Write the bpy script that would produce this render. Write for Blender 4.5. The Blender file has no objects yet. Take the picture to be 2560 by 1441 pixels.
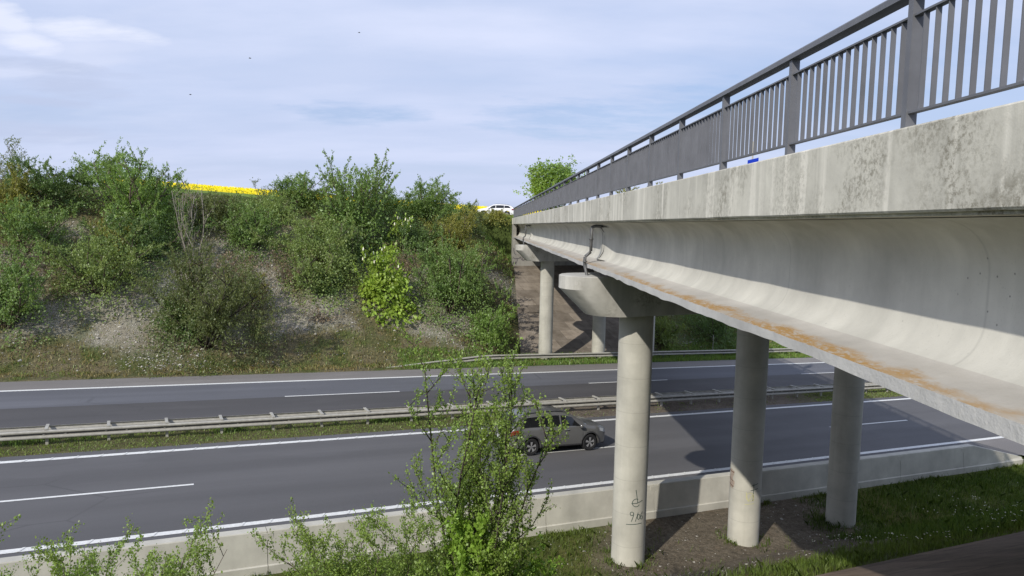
import bpy, bmesh, math, random
import numpy as np
from mathutils import Matrix, Vector
R_ = math.radians
scene = bpy.context.scene
COL = scene.collection

# ------------------------------------------------------------------ camera
cam_d = bpy.data.cameras.new("camera"); cam = bpy.data.objects.new("camera", cam_d); COL.objects.link(cam)
cam_d.sensor_width = 36.0; cam_d.lens = 36.0*1883.7/2560.0; cam_d.clip_start = 0.1; cam_d.clip_end = 3000
PITCH, ROLL = 0.0926, 0.0215
_r0 = Vector((1, 0, 0)); _u0 = Vector((0, math.sin(PITCH), math.cos(PITCH))); _f = Vector((0, math.cos(PITCH), -math.sin(PITCH)))
_r = _r0*math.cos(ROLL)+_u0*math.sin(ROLL); _u = -_r0*math.sin(ROLL)+_u0*math.cos(ROLL)
cam.matrix_world = Matrix(((_r.x, _u.x, -_f.x, 0), (_r.y, _u.y, -_f.y, 0), (_r.z, _u.z, -_f.z, 0), (0, 0, 0, 1)))
scene.camera = cam

# ------------------------------------------------------------------ sky, sun, exposure
SUN_AZ, SUN_EL = 211.0, 34.0           # azimuth clockwise from +Y (towards the sun), elevation
SKY_STRENGTH, SUN_STRENGTH = 0.10, 3.6
world = bpy.data.worlds.new("World"); scene.world = world; world.use_nodes = True
def build_world():
    nt = world.node_tree; nt.nodes.clear(); N = nt.nodes.new; L = nt.links.new
    out = N('ShaderNodeOutputWorld'); bg = N('ShaderNodeBackground'); L(bg.outputs[0], out.inputs[0])
    sky = N('ShaderNodeTexSky'); sky.sky_type = 'NISHITA'; sky.sun_disc = False
    sky.sun_elevation = R_(SUN_EL); sky.sun_rotation = R_(SUN_AZ); sky.dust_density = 1.5; sky.air_density = 1.0
    bg.inputs['Strength'].default_value = SKY_STRENGTH
    tc = N('ShaderNodeTexCoord'); sep = N('ShaderNodeSeparateXYZ'); L(tc.outputs['Generated'], sep.inputs[0])
    def M(op, a, b=None, clamp=False):
        n = N('ShaderNodeMath'); n.operation = op; n.use_clamp = clamp
        for i, v in enumerate((a, b)):
            if v is None: continue
            if isinstance(v, (int, float)): n.inputs[i].default_value = v
            else: L(v, n.inputs[i])
        return n.outputs[0]
    zc = M('ADD', M('MAXIMUM', sep.outputs[2], 0.0), 0.16)
    comb = N('ShaderNodeCombineXYZ'); L(M('DIVIDE', sep.outputs[0], zc), comb.inputs[0]); L(M('DIVIDE', sep.outputs[1], zc), comb.inputs[1])
    def noise(scale, detail, rough, off, sx=1, sy=1):
        mp = N('ShaderNodeMapping'); mp.inputs['Location'].default_value = off; mp.inputs['Scale'].default_value = (sx, sy, 1)
        L(comb.outputs[0], mp.inputs[0]); n = N('ShaderNodeTexNoise'); L(mp.outputs[0], n.inputs['Vector'])
        n.inputs['Scale'].default_value = scale; n.inputs['Detail'].default_value = detail; n.inputs['Roughness'].default_value = rough
        return n.outputs[0]
    def ramp(v, stops):
        r = N('ShaderNodeValToRGB'); L(v, r.inputs[0]); e = r.color_ramp.elements
        e[0].position, e[0].color = stops[0][0], (*[stops[0][1]]*3, 1); e[1].position, e[1].color = stops[-1][0], (*[stops[-1][1]]*3, 1)
        for p_, c_ in stops[1:-1]:
            q = e.new(p_); q.color = (c_, c_, c_, 1)
        return r.outputs[0]
    def mix(f, a, b):
        n = N('ShaderNodeMix'); n.data_type = 'RGBA'
        if isinstance(f, (int, float)): n.inputs[0].default_value = f
        else: L(f, n.inputs[0])
        for i, v in ((6, a), (7, b)):
            if isinstance(v, tuple): n.inputs[i].default_value = (*v, 1)
            else: L(v, n.inputs[i])
        return n.outputs[2]
    k = 1.0/SKY_STRENGTH
    veil = ramp(noise(0.55, 7, 0.55, (3.1, 1.7, 0), 0.8, 1.6), [(0.34, 0.30), (0.50, 0.80), (0.62, 1.0)])
    shade = ramp(noise(1.3, 6, 0.55, (9.3, 4.2, 0), 0.6, 1.3), [(0.36, 1.0), (0.62, 0.0)])
    cloud = mix(shade, (0.53*k, 0.61*k, 0.82*k), (0.64*k, 0.70*k, 0.90*k))
    # cumulus only towards the left part of the view
    lef = ramp(M('ADD', M('MULTIPLY', sep.outputs[0], -1.0), 0.0), [(0.36, 0.0), (0.50, 1.0)])
    puff = ramp(noise(2.3, 8, 0.5, (1.35, 7.4, 0), 0.9, 1.25), [(0.52, 0.0), (0.64, 1.0)])
    pf = M('MULTIPLY', M('MULTIPLY', lef, puff), 0.25)
    cloud2 = mix(pf, cloud, (0.82*k, 0.83*k, 0.92*k))
    wob = M('MULTIPLY', M('SUBTRACT', noise(4.2, 8, .64, (2.2, 5.1, 0), .7, 1.4), 0.5), 0.9)
    def blob(px, py, rx, rz):                    # soft cloud patch around one direction of the sky
        x, y = (px-1280)/1883.7, (720.5-py)/1883.7; c_, s_ = math.cos(ROLL), math.sin(ROLL); x, y = c_*x-s_*y, s_*x+c_*y
        v = Vector((x, math.cos(PITCH)+y*math.sin(PITCH), -math.sin(PITCH)+y*math.cos(PITCH))).normalized()
        q = M('ADD', M('POWER', M('ABSOLUTE', M('DIVIDE', M('SUBTRACT', sep.outputs[0], v.x), rx)), 2.0), M('POWER', M('ABSOLUTE', M('DIVIDE', M('SUBTRACT', sep.outputs[2], v.z), rz)), 2.0))
        return ramp(M('ADD', M('SUBTRACT', 1.0, q), M('MULTIPLY', wob, 3.6)), [(0.0, 0.0), (1.0, 1.0)])
    def most(vs):
        r = vs[0]
        for v in vs[1:]: r = M('MAXIMUM', r, v)
        return r
    gap = most([blob(1480, 300, .17, .030), blob(900, 285, .10, .016), blob(1900, 250, .22, .028)])
    wht = most([blob(190, 72, .040, .016), blob(300, 85, .050, .010), blob(70, 108, .030, .012), blob(10, 45, .025, .018)])
    gry = most([blob(140, 172, .075, .010), blob(190, 215, .055, .016), blob(60, 330, .11, .012), blob(120, 255, .05, .006)])
    veil = M('MULTIPLY', veil, M('SUBTRACT', 1.0, M('MULTIPLY', gap, 0.85)))
    hz = ramp(sep.outputs[2], [(0.0, 0.55), (0.10, 0.25), (0.22, 0.0)])
    blue = mix(0.55, sky.outputs[0], (0.36*k, 0.50*k, 0.86*k))
    c = mix(veil, blue, cloud2)
    c = mix(M('MULTIPLY', gry, 0.75), c, (0.46*k, 0.53*k, 0.72*k)); c = mix(M('MULTIPLY', wht, 0.72), c, (0.80*k, 0.83*k, 0.95*k))
    c = mix(hz, c, (0.56*k, 0.62*k, 0.82*k))
    L(c, bg.inputs[0])
build_world()
sun_d = bpy.data.lights.new("sun", 'SUN'); sun = bpy.data.objects.new("sun", sun_d); COL.objects.link(sun)
sun_d.energy = SUN_STRENGTH; sun_d.angle = R_(0.6); sun_d.color = (1.0, 0.95, 0.86)
_sd = Vector((math.sin(R_(SUN_AZ))*math.cos(R_(SUN_EL)), math.cos(R_(SUN_AZ))*math.cos(R_(SUN_EL)), math.sin(R_(SUN_EL))))
sun.rotation_euler = (-_sd).to_track_quat('-Z', 'Y').to_euler(); sun.location = _sd*60
scene.view_settings.view_transform = 'Standard'; scene.view_settings.look = 'None'
scene.view_settings.exposure = 0.16; scene.view_settings.gamma = 1.0; scene.view_settings.use_curve_mapping = False
scene.render.engine = 'CYCLES'
scene.cycles.max_bounces = 6; scene.cycles.diffuse_bounces = 3; scene.cycles.transmission_bounces = 4; scene.cycles.transparent_max_bounces = 4

# ------------------------------------------------------------------ frames
AZ = 1.106
D = np.array([math.sin(AZ), math.cos(AZ), 0.0])       # along the motorway (to the right)
NN = np.array([-math.cos(AZ), math.sin(AZ), 0.0])     # across it (away)
TH = math.atan2(D[1], D[0])
B = R_(2.31)
BY = np.array([-math.sin(B), math.cos(B), 0.0])       # along the bridge
BX = np.array([math.cos(B), math.sin(B), 0.0])        # to its right
def zr(s, o): return -9.1116-.0423*np.clip(s, -150, 170)+.0057*np.asarray(o, float)
def so(s, o, z):
    s, o, z = np.broadcast_arrays(np.asarray(s, float), np.asarray(o, float), np.asarray(z, float))
    return np.stack([D[0]*s+NN[0]*o, D[1]*s+NN[1]*o, z], -1)
def rd(s, o, h): return so(s, o, zr(s, o)+h)          # height above the road plane
def br(u, s, v):                                      # bridge: offset right, along, height relative to the graded deck
    u, s, v = np.broadcast_arrays(np.asarray(u, float), np.asarray(s, float), np.asarray(v, float))
    return np.stack([BX[0]*u+BY[0]*s, BX[1]*u+BY[1]*s, v-.01*s], -1)
def _hash(ix, iy, seed):
    h = (ix.astype(np.int64)*374761393+iy.astype(np.int64)*668265263+seed*974711) & 0xffffffff
    h = ((h ^ (h >> 13))*1274126177) & 0xffffffff
    return ((h ^ (h >> 16)) & 0xffff)/65535.0
def vnoise(x, y, seed=0, oct=3):
    x = np.asarray(x, float); y = np.asarray(y, float); t = 0; a = 1; n = 0
    for k in range(oct):
        xi = np.floor(x); yi = np.floor(y); fx = x-xi; fy = y-yi; fx = fx*fx*(3-2*fx); fy = fy*fy*(3-2*fy)
        v = (_hash(xi, yi, seed+k)*(1-fx)+_hash(xi+1, yi, seed+k)*fx)*(1-fy)+(_hash(xi, yi+1, seed+k)*(1-fx)+_hash(xi+1, yi+1, seed+k)*fx)*fy
        t = t+a*v; n += a; a *= .5; x = x*2.03+11.3; y = y*2.03+5.7
    return t/n
def smin(a, b, k=1.5):
    h = np.clip(.5+.5*(b-a)/k, 0, 1); return b*(1-h)+a*h-k*h*(1-h)
def crest(s): return 1.2-.05*(np.clip(s, -60, 70)-5)
PAV_T = -4.35
def paving_z(s, o):
    z0 = zr(s, 47.6)+.06; return z0+(PAV_T-z0)*np.clip((o-47.6)/(61.2-47.6), 0, 1.0)
def terrain(s, o):
    s, o = np.broadcast_arrays(np.asarray(s, float), np.asarray(o, float))
    P = so(s, o, 0); off = P@BX; sb = P@BY
    far = np.where(o > 46, smin(zr(s, 46)+.03+(o-46)*.625, crest(s)+.024*(o-61)), zr(s, o)+.02)
    bump = (vnoise(s*.35, o*.35, 3)-.5)*.9*np.clip((o-46.5)/3, 0, 1)*np.clip((75-o)/10, 0, 1)
    far = far+bump
    inb = np.clip((off+3.0)/5.9, 0, 1)**1.5*np.clip((14.6-off)/.5, 0, 1)
    und = paving_z(s, o)-.12
    far = np.where((o > 46.4) & (sb < 72), far*(1-inb)+np.minimum(und, far)*inb, far)
    near = zr(s, o)-.35+.30*np.clip((s-36.5)/3, 0, 1)*np.clip((o-17)/1.5, 0, 1)+np.maximum(0, 16.3-o)*.49+(vnoise(s*.5, o*.5, 8)-.5)*.25*np.clip((19-o)/2, 0, 1)
    near = np.where(o < 6, smin(near, -.45+0*near), near)
    mid = zr(s, o)-.06+np.where((o > 31.05) & (o < 33.75), .035+.05*vnoise(s*1.2, o*1.2, 5), 0)
    z = np.where(o > 44.0, far, np.where(o > 20.05, mid, near))
    z = np.where((o > 43.0) & (o < 44.0), zr(s, o)-.06, z)
    return z

# ------------------------------------------------------------------ mesh helpers
class MB:
    def __init__(self): self.v = []; self.f = []; self.m = []; self.n = 0
    def add(self, v, f, mi=0):
        v = np.asarray(v, float).reshape(-1, 3); b = self.n
        self.v.append(v); self.n += len(v); self.f += [tuple(int(i)+b for i in q) for q in f]; self.m += [mi]*len(f); return self
    def grid(self, P, mi=0, closed=False, flip=False):
        nu, nv = P.shape[:2]; f = []
        for i in range(nu-1):
            for j in range(nv if closed else nv-1):
                a, b_, c, d_ = i*nv+j, i*nv+(j+1) % nv, (i+1)*nv+(j+1) % nv, (i+1)*nv+j
                f.append((a, d_, c, b_) if flip else (a, b_, c, d_))
        return self.add(P.reshape(-1, 3), f, mi)
    def box(self, fn, x0, x1, y0, y1, z0, z1, mi=0):
        v = [fn(x, y, z) for z in (z0, z1) for x, y in ((x0, y0), (x1, y0), (x1, y1), (x0, y1))]
        return self.add(np.array(v), [(3, 2, 1, 0), (4, 5, 6, 7), (0, 1, 5, 4), (1, 2, 6, 5), (2, 3, 7, 6), (3, 0, 4, 7)], mi)
    def loft(self, rings, mi=0, caps=True, flip=False):
        P = np.array(rings); self.grid(P, mi, closed=True, flip=flip); n = P.shape[1]; b = self.n-P.shape[0]*n
        if caps:
            self.f += [tuple(range(b, b+n)) if flip else tuple(range(b+n-1, b-1, -1)), tuple(range(b+(P.shape[0]-1)*n, b+P.shape[0]*n)) if not flip else tuple(range(b+P.shape[0]*n-1, b+(P.shape[0]-1)*n-1, -1))]; self.m += [mi, mi]
        return self
    def tube(self, pts, r, k=6, mi=0):
        pts = np.asarray(pts, float); r = np.broadcast_to(r, (len(pts),)); t = np.gradient(pts, axis=0); t /= np.linalg.norm(t, axis=1)[:, None]+1e-9
        a = np.array([0, 0, 1.0]); rings = []
        for p, q, rr in zip(pts, t, r):
            b_ = a if abs(q[2]) < .95 else np.array([1.0, 0, 0]); x = np.cross(q, b_); x /= np.linalg.norm(x); y = np.cross(q, x)
            an = np.arange(k)*2*math.pi/k; rings.append(p+rr*(np.cos(an)[:, None]*x+np.sin(an)[:, None]*y))
        return self.loft(rings, mi)
    def mesh(self, name, mats, smooth=False):
        me = bpy.data.meshes.new(name); me.from_pydata(np.concatenate(self.v) if self.v else np.zeros((0, 3)), [], self.f); me.update()
        for m in (mats if isinstance(mats, (list, tuple)) else [mats]): me.materials.append(m)
        if any(self.m): me.polygons.foreach_set('material_index', np.array(self.m, dtype=np.int32))
        if smooth: me.polygons.foreach_set('use_smooth', np.ones(len(me.polygons), dtype=bool))
        return me
    def obj(self, name, mats, parent=None, smooth=False, autosmooth=None, world_verts=True):
        me = self.mesh(name, mats, smooth or autosmooth is not None)
        if autosmooth is not None: sharp(me, autosmooth)
        return link(name, me, parent, world_verts)
def sharp(me, ang):
    bm = bmesh.new(); bm.from_mesh(me); bmesh.ops.recalc_face_normals(bm, faces=bm.faces); ca = R_(ang)
    for e in bm.edges:
        if len(e.link_faces) == 2 and e.calc_face_angle(0) > ca: e.smooth = False
    bm.to_mesh(me); bm.free()
WM = {}
def link(name, me, parent=None, world_verts=True):
    o = bpy.data.objects.new(name, me); COL.objects.link(o)
    if parent is not None:
        o.parent = parent
        if world_verts and parent.name in WM: o.matrix_parent_inverse = WM[parent.name].inverted()
    return o
def tag(o, label=None, cat=None, group=None, kind=None):
    for k, v in (('label', label), ('category', cat), ('group', group), ('kind', kind)):
        if v: o[k] = v
    return o
def thing(name, loc, label, cat, group=None, rotz=0.0):
    o = bpy.data.objects.new(name, None); COL.objects.link(o); o.empty_display_size = .3
    o.location = loc; o.rotation_euler = (0, 0, rotz); WM[o.name] = Matrix.Translation(Vector(loc)) @ Matrix.Rotation(rotz, 4, 'Z')
    return tag(o, label, cat, group)
def raw_mesh(name, v, quads, mat, colors=None, tri=False):
    v = np.asarray(v, np.float32); q = np.asarray(quads, np.int32); k = q.shape[1]
    me = bpy.data.meshes.new(name); me.vertices.add(len(v)); me.vertices.foreach_set('co', v.ravel())
    me.loops.add(q.size); me.loops.foreach_set('vertex_index', q.ravel()); me.polygons.add(len(q))
    me.polygons.foreach_set('loop_start', np.arange(len(q), dtype=np.int32)*k)
    if colors is not None:
        a = me.color_attributes.new('col', 'FLOAT_COLOR', 'POINT'); c = np.ones((len(v), 4), np.float32); c[:, :3] = colors; a.data.foreach_set('color', c.ravel())
    me.update(calc_edges=True); me.validate(); me.materials.append(mat); return me

# ------------------------------------------------------------------ material helpers
class NT:
    def __init__(self, name):
        self.mat = bpy.data.materials.new(name); self.mat.use_nodes = True; self.t = self.mat.node_tree; self.t.nodes.clear()
        self.out = self.n('ShaderNodeOutputMaterial'); self.geo = None
    def n(self, t, **k):
        x = self.t.nodes.new(t)
        for a, b_ in k.items(): setattr(x, a, b_)
        return x
    def l(self, a, b_): self.t.links.new(a, b_)
    def pos(self):
        if self.geo is None: self.geo = self.n('ShaderNodeNewGeometry')
        return self.geo.outputs['Position']
    def mapv(self, src, scale=(1, 1, 1), rot=(0, 0, 0), loc=(0, 0, 0)):
        m = self.n('ShaderNodeMapping'); m.inputs['Scale'].default_value = scale; m.inputs['Rotation'].default_value = rot; m.inputs['Location'].default_value = loc
        self.l(src, m.inputs[0]); return m.outputs[0]
    def noise(self, vec, scale, detail=4, rough=.55):
        x = self.n('ShaderNodeTexNoise'); self.l(vec, x.inputs['Vector']); x.inputs['Scale'].default_value = scale; x.inputs['Detail'].default_value = detail; x.inputs['Roughness'].default_value = rough
        return x.outputs[0]
    def ramp(self, v, a, b_, lo=0.0, hi=1.0):
        x = self.n('ShaderNodeMapRange'); x.clamp = True; self.l(v, x.inputs[0]); x.inputs[1].default_value = a; x.inputs[2].default_value = b_; x.inputs[3].default_value = lo; x.inputs[4].default_value = hi
        return x.outputs[0]
    def math(self, op, a, b_=None):
        x = self.n('ShaderNodeMath', operation=op)
        for i, v in enumerate((a, b_)):
            if v is None: continue
            if isinstance(v, (int, float)): x.inputs[i].default_value = v
            else: self.l(v, x.inputs[i])
        return x.outputs[0]
    def mix(self, f, a, b_, mode='MIX'):
        x = self.n('ShaderNodeMix', data_type='RGBA', blend_type=mode)
        if isinstance(f, (int, float)): x.inputs[0].default_value = f
        else: self.l(f, x.inputs[0])
        for i, v in ((6, a), (7, b_)):
            if isinstance(v, tuple): x.inputs[i].default_value = (*v, 1)
            else: self.l(v, x.inputs[i])
        return x.outputs[2]
    def sepxyz(self, v):
        x = self.n('ShaderNodeSeparateXYZ'); self.l(v, x.inputs[0]); return x.outputs
    def bump(self, h, strength=.3, dist=.02, prev=None):
        x = self.n('ShaderNodeBump'); x.inputs['Strength'].default_value = strength; x.inputs['Distance'].default_value = dist; self.l(h, x.inputs['Height'])
        if prev is not None: self.l(prev, x.inputs['Normal'])
        return x.outputs[0]
    def done(self, color, rough=.8, metal=0.0, normal=None, spec=.3, coat=0.0):
        p = self.n('ShaderNodeBsdfPrincipled')
        for nm, v in (('Base Color', color), ('Roughness', rough), ('Metallic', metal), ('Specular IOR Level', spec), ('Coat Weight', coat)):
            if isinstance(v, tuple): p.inputs[nm].default_value = (*v, 1)
            elif isinstance(v, (int, float)): p.inputs[nm].default_value = v
            else: self.l(v, p.inputs[nm])
        if normal is not None: self.l(normal, p.inputs['Normal'])
        self.l(p.outputs[0], self.out.inputs[0]); return self.mat
BROT = (0, 0, -B)
def m_plain(name, c, rough=.6, metal=0.0, var=.12, scale=6.0, coat=0.0, spec=.3):
    t = NT(name); n = t.noise(t.pos(), scale, 5, .6)
    col = t.mix(t.ramp(n, .3, .7), tuple(x*(1-var) for x in c), tuple(min(1, x*(1+var)) for x in c))
    return t.done(col, rough, metal, coat=coat, spec=spec)
def m_concrete(name, c, streak=.25, stain=.0, lichen=0.0, rings=False, bump=.35, eff=0.0, spots=False, blotch=0.0, stainc=(.16, .145, .105)):
    t = NT(name); P = t.mapv(t.pos(), rot=BROT)
    n1 = t.noise(P, .9, 6, .6); n2 = t.noise(P, 9, 6, .65); n3 = t.noise(t.mapv(P, (1.5, 2.6, .12)), 1.6, 5, .6); n4 = t.noise(P, 55, 3, .6)
    d_ = tuple(x*.80 for x in c); h = tuple(min(.85, x*1.13) for x in c)
    col = t.mix(t.ramp(n1, .32, .68), d_, h)
    col = t.mix(t.math('MULTIPLY', t.ramp(n3, .45, .68), streak), col, tuple(x*.55 for x in c))
    if eff: col = t.mix(t.math('MULTIPLY', t.ramp(t.noise(t.mapv(P, (1.5, 2.0, .10), loc=(7, 3, 1)), 1.9, 4, .55), .53, .66), eff), col, (.72, .69, .60))
    if stain:
        mk = t.math('MULTIPLY', t.ramp(t.noise(t.mapv(P, loc=(4, 8.2, 2)), .75, 4, .6), .50, .66), t.ramp(t.noise(P, 14, 5, .75), .44, .58))
        col = t.mix(t.math('MULTIPLY', mk, stain), col, stainc)
    if lichen:
        sp_ = t.sepxyz(P); ed = t.math('ADD', sp_[0], t.math('MULTIPLY', t.math('SUBTRACT', t.noise(t.mapv(P, (1, .5, 1)), 2.2, 5, .65), .5), -.50))
        mk = t.math('MULTIPLY', t.ramp(t.noise(t.mapv(P, (1.0, .45, 1)), 1.0, 5, .6), .36, .50), t.math('MULTIPLY', t.ramp(ed, 3.05, 2.93), t.ramp(t.noise(t.mapv(P, (1.0, .35, 1)), 22, 6, .75), .36, .52)))
        col = t.mix(t.math('MULTIPLY', t.ramp(ed, 3.2, 2.95), .35), col, (.30, .27, .22))
        y = t.sepxyz(P)[1]; fade = t.ramp(y, 26, 9, .35, 1.0)
        col = t.mix(t.math('MULTIPLY', t.math('MULTIPLY', mk, fade), lichen), col, (.345, .20, .060))
    if blotch:
        z_ = t.sepxyz(P); dr = t.noise(t.mapv(P, (1, .55, .30), loc=(5, 2, 9)), 1.1, 5, .6); up_ = t.ramp(t.math('ADD', z_[2], t.math('MULTIPLY', t.math('SUBTRACT', dr, .5), 1.2)), -.55, .05)
        col = t.mix(t.math('MULTIPLY', t.math('MULTIPLY', up_, t.ramp(dr, .40, .58)), blotch), col, (.27, .26, .215))
        vj = t.math('FRACT', t.math('MULTIPLY', z_[1], .30)); col = t.mix(t.ramp(t.math('ABSOLUTE', t.math('SUBTRACT', vj, .5)), .0, .006, .28, 0), col, (.25, .245, .22))
        pr = t.n('ShaderNodeTexVoronoi'); t.l(P, pr.inputs['Vector']); pr.inputs['Scale'].default_value = 9.0
        col = t.mix(t.math('MULTIPLY', t.ramp(pr.outputs['Distance'], .10, .05), t.ramp(n1, .5, .7)), col, (.16, .155, .14))
    if spots:
        y = t.sepxyz(P)[1]; reg = t.math('MULTIPLY', t.ramp(y, 8.2, 5.8), t.ramp(t.noise(t.mapv(P, loc=(2, 1.3, 5)), 1.5, 4, .6), .40, .62))
        sm = t.math('MULTIPLY', reg, t.ramp(t.noise(P, 26, 6, .8), .46, .60)); col = t.mix(t.math('MULTIPLY', sm, .85), col, (.17, .155, .115))
    col = t.mix(t.ramp(n4, .62, .75, 0, .30), col, tuple(x*.5 for x in c))
    if rings:
        z = t.sepxyz(t.pos())[2]; fr = t.math('FRACT', t.math('ADD', t.math('MULTIPLY', z, 1.02), t.math('MULTIPLY', n1, .03)))
        col = t.mix(t.ramp(t.math('ABSOLUTE', t.math('SUBTRACT', fr, .5)), .0, .012, .40, 0), col, tuple(x*.45 for x in c))
    nb = t.bump(n4, bump*.6, .004, t.bump(n2, bump, .012))
    return t.done(col, .88, normal=nb, spec=.2)
def m_asphalt(name, c, spark=.06):
    t = NT(name); P = t.mapv(t.pos(), rot=(0, 0, -TH))
    lng = t.noise(t.mapv(P, (.03, .7, 1)), 1.0, 4, .55); fine = t.noise(P, 140, 2, .6); md = t.noise(P, .5, 5, .6)
    col = t.mix(t.ramp(lng, .3, .7), tuple(x*.84 for x in c), tuple(x*1.15 for x in c))
    col = t.mix(t.ramp(md, .35, .75, 0, .35), col, tuple(x*1.25 for x in c))
    col = t.mix(t.ramp(t.noise(t.mapv(P, (.25, 5, 1)), 2.0, 5, .7), .60, .72, 0, .25), col, tuple(x*.68 for x in c))
    wt = t.noise(t.mapv(P, (.004, .55, 1)), 1.0, 2, .5); col = t.mix(t.ramp(wt, .42, .62, 0, .55), col, tuple(x*.74 for x in c))
    pt_ = t.noise(t.mapv(P, (.10, .35, 1)), 1.6, 3, .5); col = t.mix(t.ramp(pt_, .60, .66, 0, .30), col, tuple(x*1.30 for x in c))
    ck = t.n('ShaderNodeTexVoronoi', feature='DISTANCE_TO_EDGE'); t.l(t.mapv(P, (.16, .30, 1)), ck.inputs['Vector']); ck.inputs['Scale'].default_value = 1.0
    cm = t.math('MULTIPLY', t.ramp(ck.outputs['Distance'], .012, .002), t.ramp(t.noise(P, .13, 3, .5), .54, .60)); col = t.mix(t.math('MULTIPLY', cm, .5), col, tuple(x*.5 for x in c))
    col = t.mix(t.ramp(fine, .40, .72, 0, .35), col, tuple(min(1, x*1.9) for x in c))
    return t.done(col, t.ramp(md, .3, .7, .72, .85), normal=t.bump(fine, .25, .006), spec=.35)
def m_leaf(name, c, lo=.72, hi=1.28, trans=.45, tint=None):
    c = (c[0]*1.30, c[1]*1.28, c[2]*1.15); t = NT(name); g = t.n('ShaderNodeNewGeometry'); rnd = g.outputs['Random Per Island']
    a = tuple(x*lo for x in c); b_ = tint or tuple(min(1, x*hi) for x in c)
    big = t.noise(t.pos(), .9, 3, .5)
    col = t.mix(rnd, a, b_); col = t.mix(t.ramp(big, .35, .7, .0, .45), col, (c[0]*1.35, c[1]*1.12, c[2]*.9))
    df = t.n('ShaderNodeBsdfDiffuse'); t.l(col, df.inputs[0]); tr = t.n('ShaderNodeBsdfTranslucent')
    t.l(t.mix(1.0, col, (1.05, 1.0, .55), 'MULTIPLY'), tr.inputs[0])
    mx = t.n('ShaderNodeMixShader'); mx.inputs[0].default_value = trans; t.l(df.outputs[0], mx.inputs[1]); t.l(tr.outputs[0], mx.inputs[2])
    gl = t.n('ShaderNodeBsdfGlossy'); gl.inputs['Roughness'].default_value = .45; m2 = t.n('ShaderNodeMixShader'); m2.inputs[0].default_value = .035
    t.l(mx.outputs[0], m2.inputs[1]); t.l(gl.outputs[0], m2.inputs[2]); t.l(m2.outputs[0], t.out.inputs[0]); return t.mat
def m_ground():
    t = NT('ground_cover'); a = t.n('ShaderNodeVertexColor', layer_name='col'); P = t.pos()
    f = t.noise(P, 7, 6, .7); f2 = t.noise(P, 32, 4, .7); f3 = t.noise(P, 1.7, 5, .65)
    col = t.mix(1.0, a.outputs[0], t.mix(t.ramp(f, .25, .75), (.45, .45, .45), (1.5, 1.5, 1.5)), 'MULTIPLY')
    col = t.mix(1.0, col, t.mix(t.ramp(f2, .3, .7), (.48, .48, .45), (1.45, 1.43, 1.38)), 'MULTIPLY')
    col = t.mix(t.ramp(f3, .55, .75, 0, .3), col, t.mix(1.0, col, (1.15, .82, .62), 'MULTIPLY'))
    return t.done(col, .95, normal=t.bump(f2, .6, .03, t.bump(f, .8, .12)), spec=.1)

MAT = {}
MAT['ground'] = m_ground()
MAT['asphalt_near'] = m_asphalt('asphalt_near', (.098, .096, .098))
MAT['asphalt_right'] = m_asphalt('asphalt_right_lane', (.110, .112, .124))
MAT['asphalt_dark'] = m_asphalt('asphalt_left_lane', (.074, .071, .072))
MAT['asphalt_shoulder'] = m_asphalt('asphalt_shoulder', (.18, .167, .157))
def m_paint():
    t = NT('road_paint'); P = t.mapv(t.pos(), rot=(0, 0, -TH)); w = t.noise(P, 12, 5, .7); w2 = t.noise(t.mapv(P, (.4, 3, 1)), 5, 4, .7)
    col = t.mix(t.ramp(w, .35, .65), (.60, .60, .58), (.78, .78, .75)); col = t.mix(t.ramp(w2, .6, .8, 0, .5), col, (.35, .35, .34))
    return t.done(col, .7, normal=t.bump(w, .3, .01))
MAT['paint'] = m_paint()
MAT['fascia'] = m_concrete('fascia_concrete', (.56, .54, .465), streak=.30, stain=.65, eff=.9, spots=True)
MAT['girder'] = m_concrete('girder_concrete', (.55, .535, .475), streak=.16, bump=.3, blotch=.5)
MAT['flange'] = m_concrete('flange_lichen_concrete', (.47, .445, .40), streak=.0, lichen=.95, bump=.4)
MAT['edge'] = m_concrete('flange_edge_concrete', (.50, .49, .465), streak=.1, bump=1.0)
MAT['column'] = m_concrete('column_concrete', (.47, .455, .395), streak=.22, rings=True, bump=.25)
MAT['cap'] = m_concrete('pier_cap_concrete', (.50, .485, .44), streak=.45, stain=.85, bump=.4)
MAT['barrier'] = m_concrete('barrier_concrete', (.52, .50, .435), streak=.12, bump=.2)
MAT['abutment'] = m_concrete('abutment_concrete', (.40, .385, .35), streak=.4, stain=.5)
MAT['deck'] = m_asphalt('deck_asphalt', (.07, .07, .07))
MAT['railing'] = m_plain('railing_grey_paint', (.152, .155, .168), .5, .15, .14, 3)
MAT['zinc'] = m_plain('weathered_zinc', (.40, .385, .34), .6, .1, .16, 5)
MAT['zinc_dark'] = m_plain('dark_zinc_groove_shade', (.13, .125, .115), .6, .2, .2, 5)  # dark zinc for posts; on the beams it paints the groove's shade
MAT['pipe'] = m_plain('pipe_grey', (.11, .11, .11), .5, .2, .2, 8)
MAT['rust'] = m_plain('rusty_steel', (.11, .05, .035), .8, .1, .4, 14)
MAT['spall'] = m_plain('spalled_concrete', (.33, .27, .22), .95, 0, .35, 25)
MAT['ink'] = m_plain('black_marker', (.055, .085, .075), .7, 0, .3, 40)
MAT['yellow_mark'] = m_plain('faded_yellow_spray', (.50, .48, .24), .8, 0, .15, 40)
MAT['grey_spray'] = m_plain('grey_spray', (.16, .15, .16), .8, 0, .3, 20)
MAT['rubber'] = m_plain('tyre_rubber', (.02, .02, .021), .8, 0, .2, 30)
MAT['rim'] = m_plain('alloy', (.50, .50, .50), .35, .6, .08, 9)
MAT['black'] = m_plain('black_plastic', (.022, .022, .023), .6, 0, .2, 20)
MAT['cladding'] = m_plain('dark_grey_plastic', (.045, .045, .047), .6, 0, .2, 20)
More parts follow.
